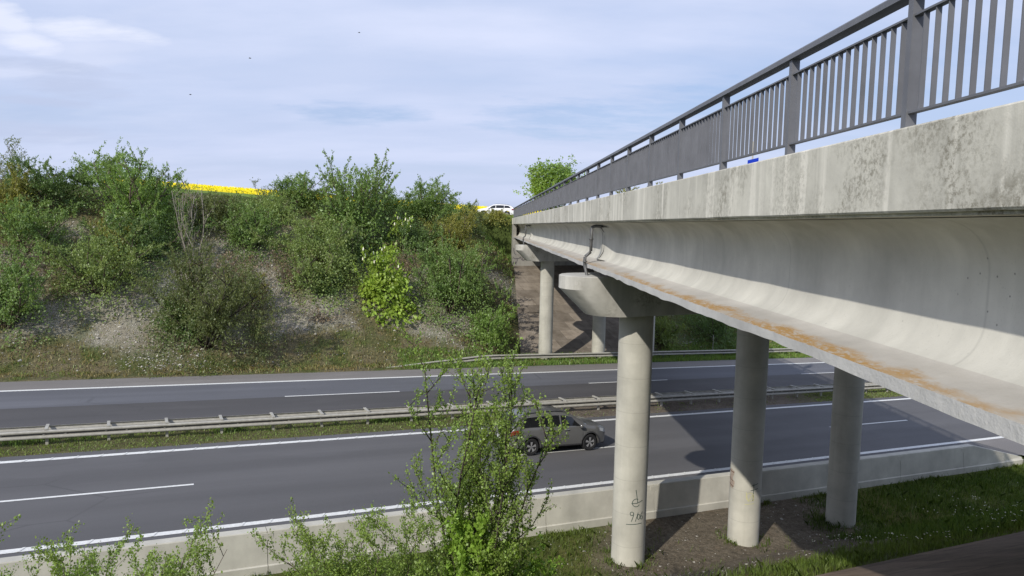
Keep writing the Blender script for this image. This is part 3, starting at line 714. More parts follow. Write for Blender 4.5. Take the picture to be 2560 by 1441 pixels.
# ------------------------------------------------------------------ cars
def lerp_tab(tab):
    x = np.array([a for a, _ in tab]); y = np.array([b_ for _, b_ in tab])
    def f(v):
        return float(np.interp(v, x, y))
    return f
def car(name, loc, rotz, tilt, label, P, paint):
    root = thing(name, loc, label, 'car', None, rotz)
    root.rotation_euler = (0, tilt, rotz)
    top, belt, wid, roofw, bot = (lerp_tab(P[k]) for k in ('top', 'belt', 'wid', 'roofw', 'bot'))
    ra, rw, xa = P['arch'], P['wheel'], P['axles']
    def zb(x):
        z = bot(x)
        for a in xa:
            if abs(x-a) < ra: z = max(z, rw+math.sqrt(ra*ra-(x-a)**2)-.0)
        return z
    def ring(x):
        w, zt, zl, wr, z0 = wid(x), top(x), min(belt(x), top(x)-.02), roofw(x), zb(x)
        cab = min(1, max(0, (zt-zl-.06)/.34)); zm = max(z0+.05, .62*zl)
        e = (.93*w*(1-cab)+wr*cab, (zl+.45*(zt-zl))*(1-cab)+(zt-.085)*cab)
        r = [(0, z0), (.88*w, z0), (.985*w, z0+.035), (w, zm), (w*.992, max(zm+.02, zl-.13)), (w*.955, zl), e, (e[0]*.86, zt-.022), (e[0]*.45, zt-.003), (0, zt)]
        return r
    xs = sorted(set(list(np.linspace(P['x0'], P['x1'], 60))+[a+ra*math.cos(t) for a in xa for t in np.linspace(0, math.pi, 23)]+[a+sg*(ra+.003) for a in xa for sg in (-1, 1)]))
    def pt(x, k, side, off=0.0, t=0.0):
        r = ring(x); a = np.array(r[k]); c = np.array(r[min(k+1, 9)]); q = a*(1-t)+c*t; d_ = c-a; L_ = np.hypot(*d_)+1e-9; n = np.array([d_[1], -d_[0]])/L_
        q = q+n*off; return np.array([x, side*q[0], q[1]])
    b = MB(); rings = []
    for x in xs:
        r = ring(x); rings.append([(x, y, z) for y, z in r]+[(x, -y, z) for y, z in r[-2:0:-1]])
    b.loft(rings, 0); m = len(rings[0])
    for fi in range((len(rings)-1)*m):
        if fi % m in (0, m-1): b.m[fi] = 1
    body = b.obj('body', [paint, MAT['black']], root, autosmooth=28, world_verts=False)
    def panel(nm, mat, xr, k0, k1, side, off, parent, t0=0.0, t1=1.0, nx=14, skew=(0, 0), nt=5):
        # strip between ring lines k0+t0 and k1+t1, x-limits sheared by skew
        g = []
        for i in range(nt):
            q = i/(nt-1); kk = (k0+t0)+(k1+t1-k0-t0)*q; k = min(int(kk), 8); t = kk-k
            row = []
            for j in range(nx):
                x = (xr[0]+skew[0]*q)+((xr[1]+skew[1]*q)-(xr[0]+skew[0]*q))*j/(nx-1); row.append(pt(x, k, side, off, t))
            g.append(row)
        bb = MB(); bb.grid(np.array(g), flip=side < 0); return bb.obj(nm, mat, parent, smooth=True, world_verts=False)
    for side in (-1, 1):
        for xr in P['doors']:
            d_ = panel('door', paint, xr, 2, 4, side, .006, root, .35, .98, skew=(0, 0))
            h = MB(); hx = xr[0]+.22; q = pt(hx, 4, side, .012, .25)
            h.tube([q+np.array([-.11, 0, 0]), q+np.array([-.08, side*.03, .005]), q+np.array([.08, side*.03, .005]), q+np.array([.11, 0, 0])], .018, 6); h.obj('handle', MAT['chrome'], d_, smooth=True, world_verts=False)
        for xr, skw in P['windows']:
            panel('side_window', MAT['glass'], xr, 5, 5, side, .008, root, .10, .90, skew=skw)
        panel('tail_light', MAT['red_lamp'], (P['x0']+.05, P['x0']+.42), 3, 4, side, .010, root, .75, .75)
        panel('head_light', MAT['clear_lamp'], (P['x1']-.48, P['x1']-.08), 3, 4, side, .010, root, .9, .8)
        panel('sill', MAT['cladding'] if P.get('clad') else paint, (xa[0]+ra+.02, xa[1]-ra-.02), 1, 2, side, .010, root, .9, .18)
        mm = MB(); q = pt(P['mirror'], 5, side, .05, .12)
        rr = [[q+np.array([dx*k, side*(.02+.16*j)+0*k, .0])+np.array([.0, 0, dz*k]) for dx, dz in ((-.06, -.07), (.06, -.06), (.09, .0), (.04, .07), (-.06, .07))] for j, k in ((0, .4), (.25, 1), (.8, 1), (1, .6))]
        mm.loft(rr); mm.obj('mirror', paint, root, smooth=True, world_verts=False)
        if P.get('rails'):
            rl = MB(); x0, x1 = P['rails']; rl.tube([pt(x, 7, side, .035 if 0 < i < 7 else .0, .05) for i, x in enumerate(np.linspace(x0, x1, 8))], .018, 6); rl.obj('roof_rail', MAT['black'], root, smooth=True, world_verts=False)
        for a in xa:
            w = wid(a); tt = MB(); an = np.linspace(0, 2*math.pi, 33)[:-1]
            prof = [(rw*.60, .0), (rw*.68, -.012), (rw*.90, -.015), (rw, .03), (rw, .17), (rw*.9, .215), (rw*.6, .215)]
            rings2 = [[(a+r*math.cos(t), side*(w-.012-y), rw+r*math.sin(t)) for t in an] for r, y in prof]
            wh = MB(); wh.loft([[(a+rw*.6*math.cos(t), side*(w-.05-y), rw+rw*.6*math.sin(t)) for t in an] for y in (.0, .12)], 0, flip=side > 0)
            wheel = wh.obj('wheel', MAT['black'], root, world_verts=False)
            tt.loft(rings2, 0, caps=False, flip=side > 0); tt.obj('tyre', MAT['rubber'], wheel, autosmooth=50, world_verts=False)
            rm = MB(); n5 = P.get('spokes', 5)
            rm.grid(np.array([[(a+r*math.cos(t), side*(w-.012-y), rw+r*math.sin(t)) for t in np.append(an, 0)] for r, y in ((rw*.62, .0), (rw*.66, -.004), (rw*.62, .03))]))
            for i in range(n5):
                t0 = i*2*math.pi/n5+.3
                for_ = [(rw*.06, .75), (rw*.62, .27)]
                q4 = []
                for rr_, aw in for_: q4 += [(a+rr_*math.cos(t0-aw), side*(w-.012-.004), rw+rr_*math.sin(t0-aw)), (a+rr_*math.cos(t0+aw), side*(w-.012-.004), rw+rr_*math.sin(t0+aw))]
                rm.add(q4, [(0, 1, 3, 2)]); 
            rm.obj('rim', MAT['rim'], wheel, world_verts=False)
            if P.get('clad'):
                am = MB(); am.tube([(a+(ra+.012)*math.cos(t), side*(w+.004), rw+(ra+.012)*math.sin(t)) for t in np.linspace(-.12, math.pi+.12, 22)], .028, 6); am.obj('arch_trim', MAT['cladding'], root, smooth=True, world_verts=False)
    def cross(nm, mat, xr, k0, off, wfrac=1.0):
        g = []
        for x in np.linspace(*xr, 8):
            r = ring(x); e = r[6]; row = []
            for q in np.linspace(-1, 1, 11):
                y = abs(q)*e[0]*.90*wfrac; z = np.interp(y, [0, e[0]*.45, e[0]*.86, e[0]], [r[9][1], r[8][1], r[7][1], r[6][1]]); row.append((x, math.copysign(y, q), z))
            g.append(row)
        g = np.array(g); dx = g[-1, 5]-g[0, 5]; n = np.array([-dx[2], 0, dx[0]]); n /= np.linalg.norm(n)
        if n[2] < 0: n = -n
        bb = MB(); bb.grid(g+n*off); return bb.obj(nm, mat, root, smooth=True, world_verts=False)
    cross('windscreen', MAT['glass'], P['screen'], 6, .008); cross('rear_window', MAT['glass'], P['rear'], 6, .008)
    # bumpers, plate
    bb = MB(); x = P['x0']
    bb.loft([[(x+dx, y*ww, z) for y, z in ((-1, .30), (1, .30), (1, .48), (-1, .48))] for dx, ww in ((-.03, .62), (.25, .84))]); bb.obj('rear_bumper', MAT['cladding'], root, world_verts=False)
    bb = MB(); bb.box(lambda X, Y, Z: np.array([X, Y, Z]), x-.045, x-.035, -.26, .26, .56, .67); bb.obj('number_plate', MAT['plate'], root, world_verts=False)
    bb = MB(); x = P['x1']
    bb.loft([[(x+dx, y*ww, z) for y, z in ((-1, .24), (1, .24), (1, .52), (-1, .52))] for dx, ww in ((-.22, .80), (.03, .56))]); bb.obj('front_grille', MAT['black'], root, world_verts=False)
    return root
SUV = dict(x0=-2.34, x1=2.34, arch=.425, wheel=.352, axles=(-1.40, 1.39), clad=True, rails=(-1.75, .35), mirror=.86,
  top=[(-2.34, .93), (-2.30, 1.02), (-2.20, 1.17), (-2.02, 1.44), (-1.84, 1.575), (-1.5, 1.625), (-.8, 1.665), (-.2, 1.67), (.25, 1.635), (.55, 1.545), (1.22, 1.155), (1.45, 1.115), (1.95, 1.035), (2.18, .95), (2.30, .80), (2.34, .70)],
  belt=[(-2.34, .90), (-2.2, 1.08), (-1.5, 1.10), (0, 1.07), (1.2, 1.04), (1.9, .96), (2.2, .86), (2.34, .66)],
  wid=[(-2.34, .66), (-2.29, .77), (-2.15, .865), (-1.8, .915), (-1.0, .938), (1.1, .938), (1.75, .91), (2.08, .835), (2.25, .72), (2.34, .56)],
  roofw=[(-2.3, .66), (-1.9, .63), (-1, .65), (0, .65), (.6, .66), (1.2, .80), (2.3, .6)],
  bot=[(-2.34, .42), (-2.2, .34), (-1.8, .28), (1.8, .25), (2.2, .27), (2.34, .36)],
  doors=[(-1.02, -.02), (.0, .98)], windows=[((-.98, -.07), (.0, .0)), ((.0, .98), (.0, -.42)), ((-1.85, -1.04), (.18, 0))], screen=(.58, 1.18), rear=(-2.17, -1.88))
EST = dict(x0=-2.33, x1=2.33, arch=.37, wheel=.315, axles=(-1.38, 1.32), mirror=.80, spokes=7, rails=(-1.7, .2),
  top=[(-2.33, .80), (-2.28, .95), (-2.1, 1.12), (-1.8, 1.32), (-1.4, 1.43), (-.7, 1.48), (-.1, 1.485), (.25, 1.44), (1.15, 1.02), (1.4, .97), (2.0, .85), (2.25, .70), (2.33, .6)],
  belt=[(-2.33, .78), (-2.2, .98), (-1.5, 1.0), (0, .95), (1.1, .91), (1.9, .82), (2.2, .70), (2.33, .57)],
  wid=[(-2.33, .60), (-2.27, .75), (-2.1, .84), (-1.7, .885), (-1, .90), (1.1, .90), (1.7, .87), (2.1, .76), (2.33, .5)],
  roofw=[(-2.3, .66), (-1.9, .62), (-1, .62), (0, .62), (.6, .66), (1.2, .78), (2.3, .6)],
  bot=[(-2.33, .36), (-2.1, .26), (-1.7, .21), (1.7, .19), (2.2, .2), (2.33, .3)],
  doors=[(-1.0, -.05), (.0, .95)], windows=[((-1.0, -.06), (.0, .0)), ((.0, .92), (.0, -.45)), ((-1.85, -1.05), (.25, 0))], screen=(.32, 1.12), rear=(-2.2, -1.75))
car('car', tuple(rd(15.52, 27.05, .006)), TH, math.atan(.0423), 'dark grey sport utility car driving to the right on the near carriageway', SUV, MAT['suv'])
wp = np.array([-2.1, 90.0, 0]); wz = float(terrain(wp@D, wp@NN))
car('car', (wp[0], wp[1], wz+.10), math.pi-.06, 0.0, 'white estate car far off on the road above the embankment', EST, MAT['white'])

# roads on top
def top_road():
    b = MB()
    for P0, dr, ln, w, h in ((BX*8.7+BY*71.6, BY, 150, 3.6, .10), (BX*4+BY*90.2, -BX, 90, 2.6, .085)):
        side = np.array([dr[1], -dr[0], 0]); g = []
        for t in np.linspace(0, ln, 60):
            row = []
            for q in (-w, 0, w):
                P = P0+dr*t+side*q; row.append([P[0], P[1], float(terrain(P@D, P@NN))+h-(.03 if q else 0)])
            g.append(row)
        b.grid(np.array(g))
    tag(b.obj('road', MAT['asphalt_shoulder']), 'country road beyond the bridge where the white car drives', None, None, 'structure')
top_road()

# ------------------------------------------------------------------ plants
LEAF = {
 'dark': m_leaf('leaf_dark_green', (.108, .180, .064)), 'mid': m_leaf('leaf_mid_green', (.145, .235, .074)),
 'bright': m_leaf('leaf_bright_green', (.160, .265, .072)), 'olive': m_leaf('leaf_olive', (.172, .245, .082)),
 'brownolive': m_leaf('leaf_brown_olive', (.112, .145, .056)), 'yellow': m_leaf('leaf_yellow_olive', (.205, .220, .055)),
 'chestnut': m_leaf('leaf_yellow_green', (.235, .350, .062), .6, 1.35), 'grey': m_leaf('leaf_grey_green', (.150, .195, .090)),
 'near': m_leaf('leaf_fresh_small', (.180, .275, .068), .5, 1.5), 'near_bright': m_leaf('leaf_fresh_bright', (.19, .32, .055), .6, 1.35),
 'dead': m_leaf('leaf_dry', (.16, .125, .09), .6, 1.3, .15), 'grass': m_leaf('grass_blade', (.100, .150, .034), .5, 1.5),
 'drygrass': m_leaf('grass_dry', (.185, .165, .080), .5, 1.4, .2), 'rape': m_leaf('rape_flower', (.74, .66, .015), .8, 1.1, .2),
 'white': m_leaf('white_flower', (.75, .75, .70), .9, 1.05, .1), 'darkgrass': m_leaf('grass_lush', (.060, .110, .022), .5, 1.5)}
def unit(v): return v/(np.linalg.norm(v)+1e-9)
def skeleton(rng, nst, spread, side, twig, lean=(0, 0), up=.25, seg=7, wob=.16, low=.12, two=True, trunk=0.0, blen=1.0):
    """unit-height plant: list of (level, points Nx3)"""
    br_ = []
    def grow(p, d_, ln, n, lev, upb):
        pts = [p]; st = ln/n
        for i in range(n):
            d_ = unit(d_+rng.normal(0, wob, 3)+np.array([0, 0, upb*.35])); p = p+d_*st; pts.append(p)
        br_.append((lev, np.array(pts))); return np.array(pts), d_
    for i in range(nst):
        a = 2*math.pi*(i+rng.random()*.8)/nst; sp = spread*(.35+.75*rng.random()) if nst > 1 else .04
        d0 = unit(np.array([math.cos(a)*sp+lean[0], math.sin(a)*sp+lean[1], 1.0]))
        p0 = np.array([math.cos(a), math.sin(a), 0])*.03*rng.random()
        ln = (.72+.4*rng.random()) if nst > 1 else 1.0
        pts, _ = grow(p0, d0, ln, seg, 0, up if nst > 1 else .5)
        for k in range(side):
            f = low+(1-low)*(k+rng.random())/side; f = min(f, .98); q = f*seg; j = min(int(q), seg-1); p = pts[j]+(pts[j+1]-pts[j])*(q-j); t = unit(pts[j+1]-pts[j])
            b_ = rng.random()*6.283; e = np.array([math.cos(b_), math.sin(b_), .25+.5*rng.random()])
            l1 = ln*(.22+.30*rng.random())*(1.12-.62*f)*(1.5 if trunk else 1.0)*blen
            p1, _ = grow(p, unit(t*.55+e*.9), l1, 4, 1, up)
            for m in range(twig):
                g = .25+.75*(m+rng.random())/twig; q = min(g, .99)*4; j2 = min(int(q), 3); pp = p1[j2]+(p1[j2+1]-p1[j2])*(q-j2); t2 = unit(p1[j2+1]-p1[j2])
                e = rng.normal(0, 1, 3); grow(pp, unit(t2*.6+unit(e)*.8+np.array([0, 0, up*.6])), l1*(.30+.35*rng.random()), 3, 2, up)
    return br_
def leaves_on(rng, brs, sc, per, size, jit, levels=(1, 2), tip=True, aspect=.55, droop=0.0, start=.15):
    Pp = []; Dd = []
    for lev, pts in brs:
        if lev not in levels: continue
        P = pts*sc; L = np.linalg.norm(np.diff(P, axis=0), axis=1); cs = np.concatenate([[0], np.cumsum(L)]); n = rng.poisson(max(1.0, per*cs[-1]))
        if n == 0: continue
        q = (start+(1-start)*rng.random(n))*cs[-1]; X = np.stack([np.interp(q, cs, P[:, k]) for k in range(3)], 1)
        t = unit(P[-1]-P[0]); Pp.append(X); Dd.append(np.repeat(t[None], n, 0))
    P = np.concatenate(Pp); T = np.concatenate(Dd); n = len(P)
    r = rng.normal(0, 1, (n, 3)); d_ = T*.7+r*.8+np.array([0, 0, -droop]); d_ /= np.linalg.norm(d_, axis=1)[:, None]
    P = P+rng.normal(0, jit, (n, 3)); nr = rng.normal(0, 1, (n, 3))*.75+np.array([0, 0, .9]); s_ = np.cross(d_, nr); s_ /= np.linalg.norm(s_, axis=1)[:, None]+1e-9
    l = size*(.6+.8*rng.random(n))[:, None]; w = l*aspect*.5; up = np.cross(s_, d_)
    V = np.stack([P, P+d_*l*.45+s_*w+up*l*.06, P+d_*l, P+d_*l*.45-s_*w+up*l*.06], 1).reshape(-1, 3)
    return V, np.arange(n*4).reshape(n, 4)
def stems_mesh(name, brs, sc, r0, mat, maxlev=1, k=4):
    b = MB()
    for lev, pts in brs:
        if lev > maxlev: continue
        rr = r0*(1, .42, .2)[lev]; n = len(pts); b.tube(pts*sc, rr*np.linspace(1, .28, n), k if lev == 0 else 3)
    return b.mesh(name, mat, True)
def plant(kind, s, o, W, H, leaf, label, cat, seed, group=None, nst=7, spread=.9, side=9, twig=4, per=None, size=.13, up=.25, bark='bark', aspect=.6, jit=.05, r0=None, low=.12, leafy=1.0, maxlev=1, lean=(0, 0), dz=0.0, partname='foliage', wob=.16, z=None, droop=0.0, levels=(1, 2), single=False, blen=1.0, dome=0.0, shear=0.0, pct=95, dw=1.0, dh=.90, cone=0.0):
    rng = np.random.default_rng(seed)
    p0 = so(s, o, (terrain(s, o) if z is None else z)); root = thing(kind, tuple(p0+np.array([0, 0, dz])), label, cat, group, rng.random()*0)
    brs = skeleton(rng, 1 if single else nst, spread, side if not single else side*2, twig, lean, up, wob=wob, low=low, trunk=1.0 if single else 0.0, blen=blen)
    allp = np.concatenate([p for _, p in brs]); ex = np.percentile(np.abs(allp[:, :2]-np.median(allp[:, :2], axis=0)), pct); top = np.percentile(allp[:, 2], 99.3)
    sc = np.array([W/2/ex, W/2/ex, H/top])
    L_tot = sum(np.linalg.norm(np.diff(p*sc, axis=0), axis=1).sum() for l, p in brs if l in levels)
    if per is None: per = 5.0/size
    if leafy > 0:
        V, F = leaves_on(rng, brs, sc, per*leafy, size, jit, levels=levels, aspect=aspect, droop=droop)
        if dome > 0:
            V2, F2 = dome_leaves(rng, W*dw, H*dh, dome, size, aspect)
            if cone: V2[:, :2] *= (1.2-cone*np.clip(V2[:, 2]/H, 0, 1.1))[:, None]
        kx = W/2*(.86 if dome > 0 else 1.0)/np.percentile(np.hypot(V[:, 0], V[:, 1]), 96); kz = H/np.percentile(V[:, 2], 99.8); V = V*np.array([kx, kx, kz]); sc = sc*np.array([kx, kx, kz])
        if dome > 0: F = np.concatenate([F, F2+len(V)]); V = np.concatenate([V, V2])
        if shear: V[:, 2] += shear*(V@NN)*np.clip(1-V[:, 2]/H, 0, 1)
        me = raw_mesh(partname, V, F, LEAF[leaf]); link(partname, me, root, False)
    link('stem' if not single else 'trunk', stems_mesh('stem', brs, sc, r0 or (.012*H+.012), MAT[bark], maxlev), root, False)
    return root, brs, sc
def dome_leaves(rng, W, H, dens, size, aspect, zlo=-.05, round_=False):
    # leaf clusters on lumpy shells: gaps between clumps stay open
    A = 2*math.pi*(W/2)*(.5*W/2+.5*H); nl = max(5, int(W*1.6)); lc = rng.normal(0, 1, (nl, 3)); lc[:, 2] = np.abs(lc[:, 2]) if not round_ else lc[:, 2]
    lc /= np.linalg.norm(lc, axis=1)[:, None]; amp = rng.uniform(.0, .42, nl)
    n = int(A*dens); d_ = rng.normal(0, 1, (n, 3)); d_ /= np.linalg.norm(d_, axis=1)[:, None]
    if not round_: d_[:, 2] = np.abs(d_[:, 2])*1.1-.1
    lump = .66+(amp[None]*np.clip((d_@lc.T-.72)/.28, 0, 1)).max(1)
    k = lump*(1-.42*rng.random(n)**1.8); hole = rng.random(n) < .10
    c = d_*k[:, None]*1.06*np.array([W/2, W/2, (H if not round_ else H/2)])
    c = c[~hole]; dd = d_[~hole]; m = len(c); per = 11; sp = .16+.02*W
    P = np.repeat(c, per, 0)+rng.normal(0, 1, (m*per, 3))*np.array([sp, sp, sp*.55]); T = np.repeat(dd, per, 0); n = len(P)
    d2 = T*.5+rng.normal(0, .7, (n, 3))+np.array([0, 0, .1]); d2 /= np.linalg.norm(d2, axis=1)[:, None]
    nr = rng.normal(0, .6, (n, 3))+T*.45+np.array([0, 0, .75]); s_ = np.cross(d2, nr); s_ /= np.linalg.norm(s_, axis=1)[:, None]+1e-9
    l = size*(.6+.8*rng.random(n))[:, None]; w = l*aspect*.5; up = np.cross(s_, d2)
    V = np.stack([P, P+d2*l*.45+s_*w+up*l*.06, P+d2*l, P+d2*l*.45-s_*w+up*l*.06], 1).reshape(-1, 3)
    return V, np.arange(n*4).reshape(n, 4)
SH = 'shrubs on the far embankment'
FAR = [
 # kind, s, o, W, H, leaf, label, category, kwargs
 ('sapling', -7.9, 61.8, 2.6, 3.8, 'grey', 'thin airy grey-green sapling against the sky at the left edge of the crest', 'tree', dict(nst=3, spread=.35, side=12, twig=4, leafy=.55, up=.5, size=.12)),
 ('shrub', -5.4, 60.4, 5.8, 3.3, 'dark', 'dark green dense shrub on the crest right of the thin airy sapling', 'shrub', dict(leafy=1.3)),
 ('shrub', -2.0, 61.0, 5.6, 3.4, 'mid', 'mid green crest shrub with bare grey stems showing beneath it', 'shrub', dict(low=.45, bark='bark_pale', r0=.06, leafy=1.2)),
 ('tree', 0.7, 57.6, 6.6, 6.1, 'bright', 'tallest bright green bushy tree left of the yellow field', 'tree', dict(nst=12, spread=.55, side=10, twig=4, up=.45, leafy=1.0, size=.14, dome=10.0, dh=.96, dw=.92)),
 ('shrub', -7.4, 58.9, 4.4, 3.5, 'yellow', 'yellowish olive shrub at the left edge of the photo', 'shrub', dict()),
 ('shrub', 5.6, 59.6, 7.0, 2.2, 'brownolive', 'low brownish olive thicket just under the yellow field', 'shrub', dict(leafy=.8, nst=10)),
 ('shrub', 8.8, 60.0, 5.6, 2.3, 'olive', 'low dull olive shrub below the sparse sapling at the field edge', 'shrub', dict(leafy=.8)),
 ('bare_shrub', 3.5, 53.9, 3.6, 6.0, 'olive', 'bare pale branched shrub with almost no leaves mid slope', 'shrub', dict(nst=5, spread=.5, side=6, twig=4, leafy=.05, bark='bark_pale', maxlev=2, up=.4, r0=.055)),
 ('sapling', 9.3, 63.5, 2.3, 2.2, 'grey', 'small sparse sapling in front of the yellow field', 'tree', dict(nst=3, spread=.5, side=7, twig=4, leafy=.5, up=.3)),
 ('shrub', 11.2, 61.4, 4.0, 3.2, 'mid', 'pointed green shrub on the crest left of the big cherry tree', 'shrub', dict(spread=.5, up=.5, leafy=1.1)),
 ('cherry_tree', 15.3, 58.2, 6.8, 6.9, 'mid', 'big cherry tree with straight leafy shoots fanning into the sky', 'tree', dict(nst=30, spread=1.05, side=6, twig=1, up=.10, leafy=.8, size=.19, wob=.05, r0=.05, aspect=.7, levels=(0, 1), jit=.05, low=.35, dome=7.0, dw=.88, dh=.78)),
 ('shrub', 7.4, 56.4, 4.8, 3.8, 'mid', 'rounded green shrub right of the bare branched one', 'shrub', dict(leafy=1.2, nst=9)),
 ('shrub', 22.6, 60.8, 6.2, 4.0, 'mid', 'broad green crest shrub with a pointed top right of the cherry tree', 'shrub', dict(spread=.6, up=.45, leafy=1.1, nst=9)),
 ('shrub', 27.0, 62.0, 2.8, 2.9, 'grey', 'small pointed grey-green shrub left of the white car', 'shrub', dict(spread=.4, up=.5, nst=5)),
 ('shrub', 23.0, 57.0, 5.2, 3.9, 'yellow', 'yellow-olive shrub high on the slope below the white car', 'shrub', dict(leafy=.9)),
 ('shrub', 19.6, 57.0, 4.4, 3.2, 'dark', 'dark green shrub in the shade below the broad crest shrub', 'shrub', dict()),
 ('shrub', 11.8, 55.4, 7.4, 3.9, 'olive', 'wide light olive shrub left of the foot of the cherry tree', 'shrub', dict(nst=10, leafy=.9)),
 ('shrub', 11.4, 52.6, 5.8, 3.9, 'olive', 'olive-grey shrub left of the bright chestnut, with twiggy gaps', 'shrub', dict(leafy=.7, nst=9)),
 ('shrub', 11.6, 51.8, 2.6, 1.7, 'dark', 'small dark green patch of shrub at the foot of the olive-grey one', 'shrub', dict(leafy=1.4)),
 ('chestnut_tree', 15.6, 51.0, 3.9, 4.5, 'chestnut', 'young yellow-green chestnut tree brightest on the slope', 'tree', dict(nst=1, single=True, spread=.7, side=11, twig=4, up=.15, size=.24, aspect=.75, per=9, droop=.35, low=.10, dome=7.0, cone=.42, dh=.96)),
 ('chestnut_tree', 18.6, 56.0, 2.4, 3.8, 'chestnut', 'smaller chestnut tree with white flower candles behind the bright one', 'tree', dict(nst=1, single=True, spread=.7, side=7, twig=4, up=.2, size=.22, aspect=.75, per=9, droop=.35, low=.45)),
 ('shrub', 20.3, 50.4, 6.6, 6.0, 'mid', 'large leafy mid green shrub right of the bright chestnut', 'shrub', dict(nst=11, side=11, twig=5, leafy=1.0)),
 ('shrub', 22.4, 52.9, 4.0, 4.0, 'olive', 'olive shrub behind the large leafy one, near the bridge', 'shrub', dict(leafy=.8)),
 ('shrub', 21.9, 47.3, 3.9, 3.7, 'bright', 'fresh green shrub at the foot of the slope beside the paved slope', 'shrub', dict(leafy=1.0, size=.15)),
 ('shrub', -5.9, 55.3, 5.6, 3.7, 'mid', 'spreading green shrub mid slope at the left edge', 'shrub', dict(leafy=1.1)),
 ('bramble', -5.9, 53.4, 5.6, 2.4, 'dead', 'brown tangle of dead brambles at the left edge', 'shrub', dict(leafy=.10, nst=16, side=9, twig=4, maxlev=2, spread=1.6, up=-.1, wob=.3, bark='bark', r0=.02)),
 ('shrub', -6.4, 49.2, 4.4, 4.9, 'mid', 'tall green shrub low on the slope at the left edge', 'shrub', dict(nst=9, leafy=1.2)),
 ('shrub', -2.0, 51.6, 6.0, 4.3, 'olive', 'wide olive green shrub left of the big brown-olive one', 'shrub', dict(nst=10, leafy=.85)),
 ('shrub', -.9, 54.6, 3.0, 3.2, 'yellow', 'narrow yellow-olive shrub on the stony gap left of the middle', 'shrub', dict(leafy=.7, nst=6)),
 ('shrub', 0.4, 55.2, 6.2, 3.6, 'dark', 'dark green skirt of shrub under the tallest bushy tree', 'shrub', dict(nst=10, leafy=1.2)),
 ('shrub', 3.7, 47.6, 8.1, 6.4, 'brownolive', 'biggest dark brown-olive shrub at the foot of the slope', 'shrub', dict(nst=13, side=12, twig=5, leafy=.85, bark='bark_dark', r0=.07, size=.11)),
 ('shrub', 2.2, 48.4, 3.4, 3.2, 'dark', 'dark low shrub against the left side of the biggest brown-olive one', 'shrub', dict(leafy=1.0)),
 ('bramble', 9.2, 52.9, 3.2, 3.0, 'dead', 'bare brown bramble thicket between the olive shrubs', 'shrub', dict(leafy=.12, nst=14, side=8, twig=4, maxlev=2, spread=1.0, up=.0, wob=.25, r0=.018)),
 ('bramble', 5.6, 53.0, 5.4, 2.4, 'dead', 'wide brown thicket of dry twigs around the foot of the bare pale shrub', 'shrub', dict(leafy=.22, nst=18, side=8, twig=4, maxlev=2, spread=1.3, up=.0, wob=.25, r0=.016)),
 ('shrub', 6.6, 51.4, 3.4, 2.2, 'yellow', 'low yellowish shrub on the stones right behind the biggest brown-olive one', 'shrub', dict(leafy=.6, dome=4.0)),
 ('bramble', 10.8, 49.4, 2.2, 1.2, 'dead', 'small bare brown tuft of twigs on the stony slope', 'shrub', dict(leafy=.10, nst=12, side=6, twig=3, maxlev=2, spread=1.1, up=.1, wob=.2, r0=.012)),
 ('bramble', 18.0, 54.4, 3.2, 2.6, 'dead', 'brown leafless bramble behind the bright chestnut', 'shrub', dict(leafy=.15, nst=12, side=8, twig=4, maxlev=2, spread=1.1, up=.0, wob=.25, r0=.016)),
 ('bramble', 21.6, 46.9, 2.6, 1.3, 'dead', 'low brown bramble left of the fresh green shrub at the paved slope', 'shrub', dict(leafy=.15, nst=12, side=6, twig=3, maxlev=2, spread=1.3, up=.0, wob=.25, r0=.012)),
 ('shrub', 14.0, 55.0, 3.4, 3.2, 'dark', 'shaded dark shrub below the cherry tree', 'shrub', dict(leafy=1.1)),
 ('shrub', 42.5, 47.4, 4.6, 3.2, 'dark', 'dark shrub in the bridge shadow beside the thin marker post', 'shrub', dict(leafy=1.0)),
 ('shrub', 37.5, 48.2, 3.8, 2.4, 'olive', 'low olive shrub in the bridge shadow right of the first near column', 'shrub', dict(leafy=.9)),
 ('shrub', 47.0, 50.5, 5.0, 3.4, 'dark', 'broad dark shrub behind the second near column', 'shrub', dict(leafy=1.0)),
 ('shrub', 40.0, 54.0, 4.6, 3.2, 'brownolive', 'brownish shrub high on the shaded slope right of the paving', 'shrub', dict(leafy=.9)),
 ('shrub', 18.9, 62.0, 6.4, 2.3, 'mid', 'low green crest shrub filling the gap between cherry tree and broad crest shrub', 'shrub', dict(leafy=.9)),
 ('shrub', 25.2, 63.0, 5.0, 2.0, 'olive', 'low olive crest shrub between the broad crest shrub and the white car', 'shrub', dict(leafy=.9)),
 ('shrub', 12.6, 62.4, 4.2, 2.2, 'olive', 'low dull crest shrub tucked against the left of the cherry tree', 'shrub', dict(leafy=.9)),
 ('weed_clump', 30.9, 66.0, 4.6, 1.1, 'yellow', 'low weedy clump on the crest just in front of the white car', 'weeds', dict(leafy=.7)),
 ('shrub', -11.0, 58.0, 5.5, 3.8, 'mid', 'green shrub cut by the left edge, high on the slope', 'shrub', dict(leafy=1.0)),
]
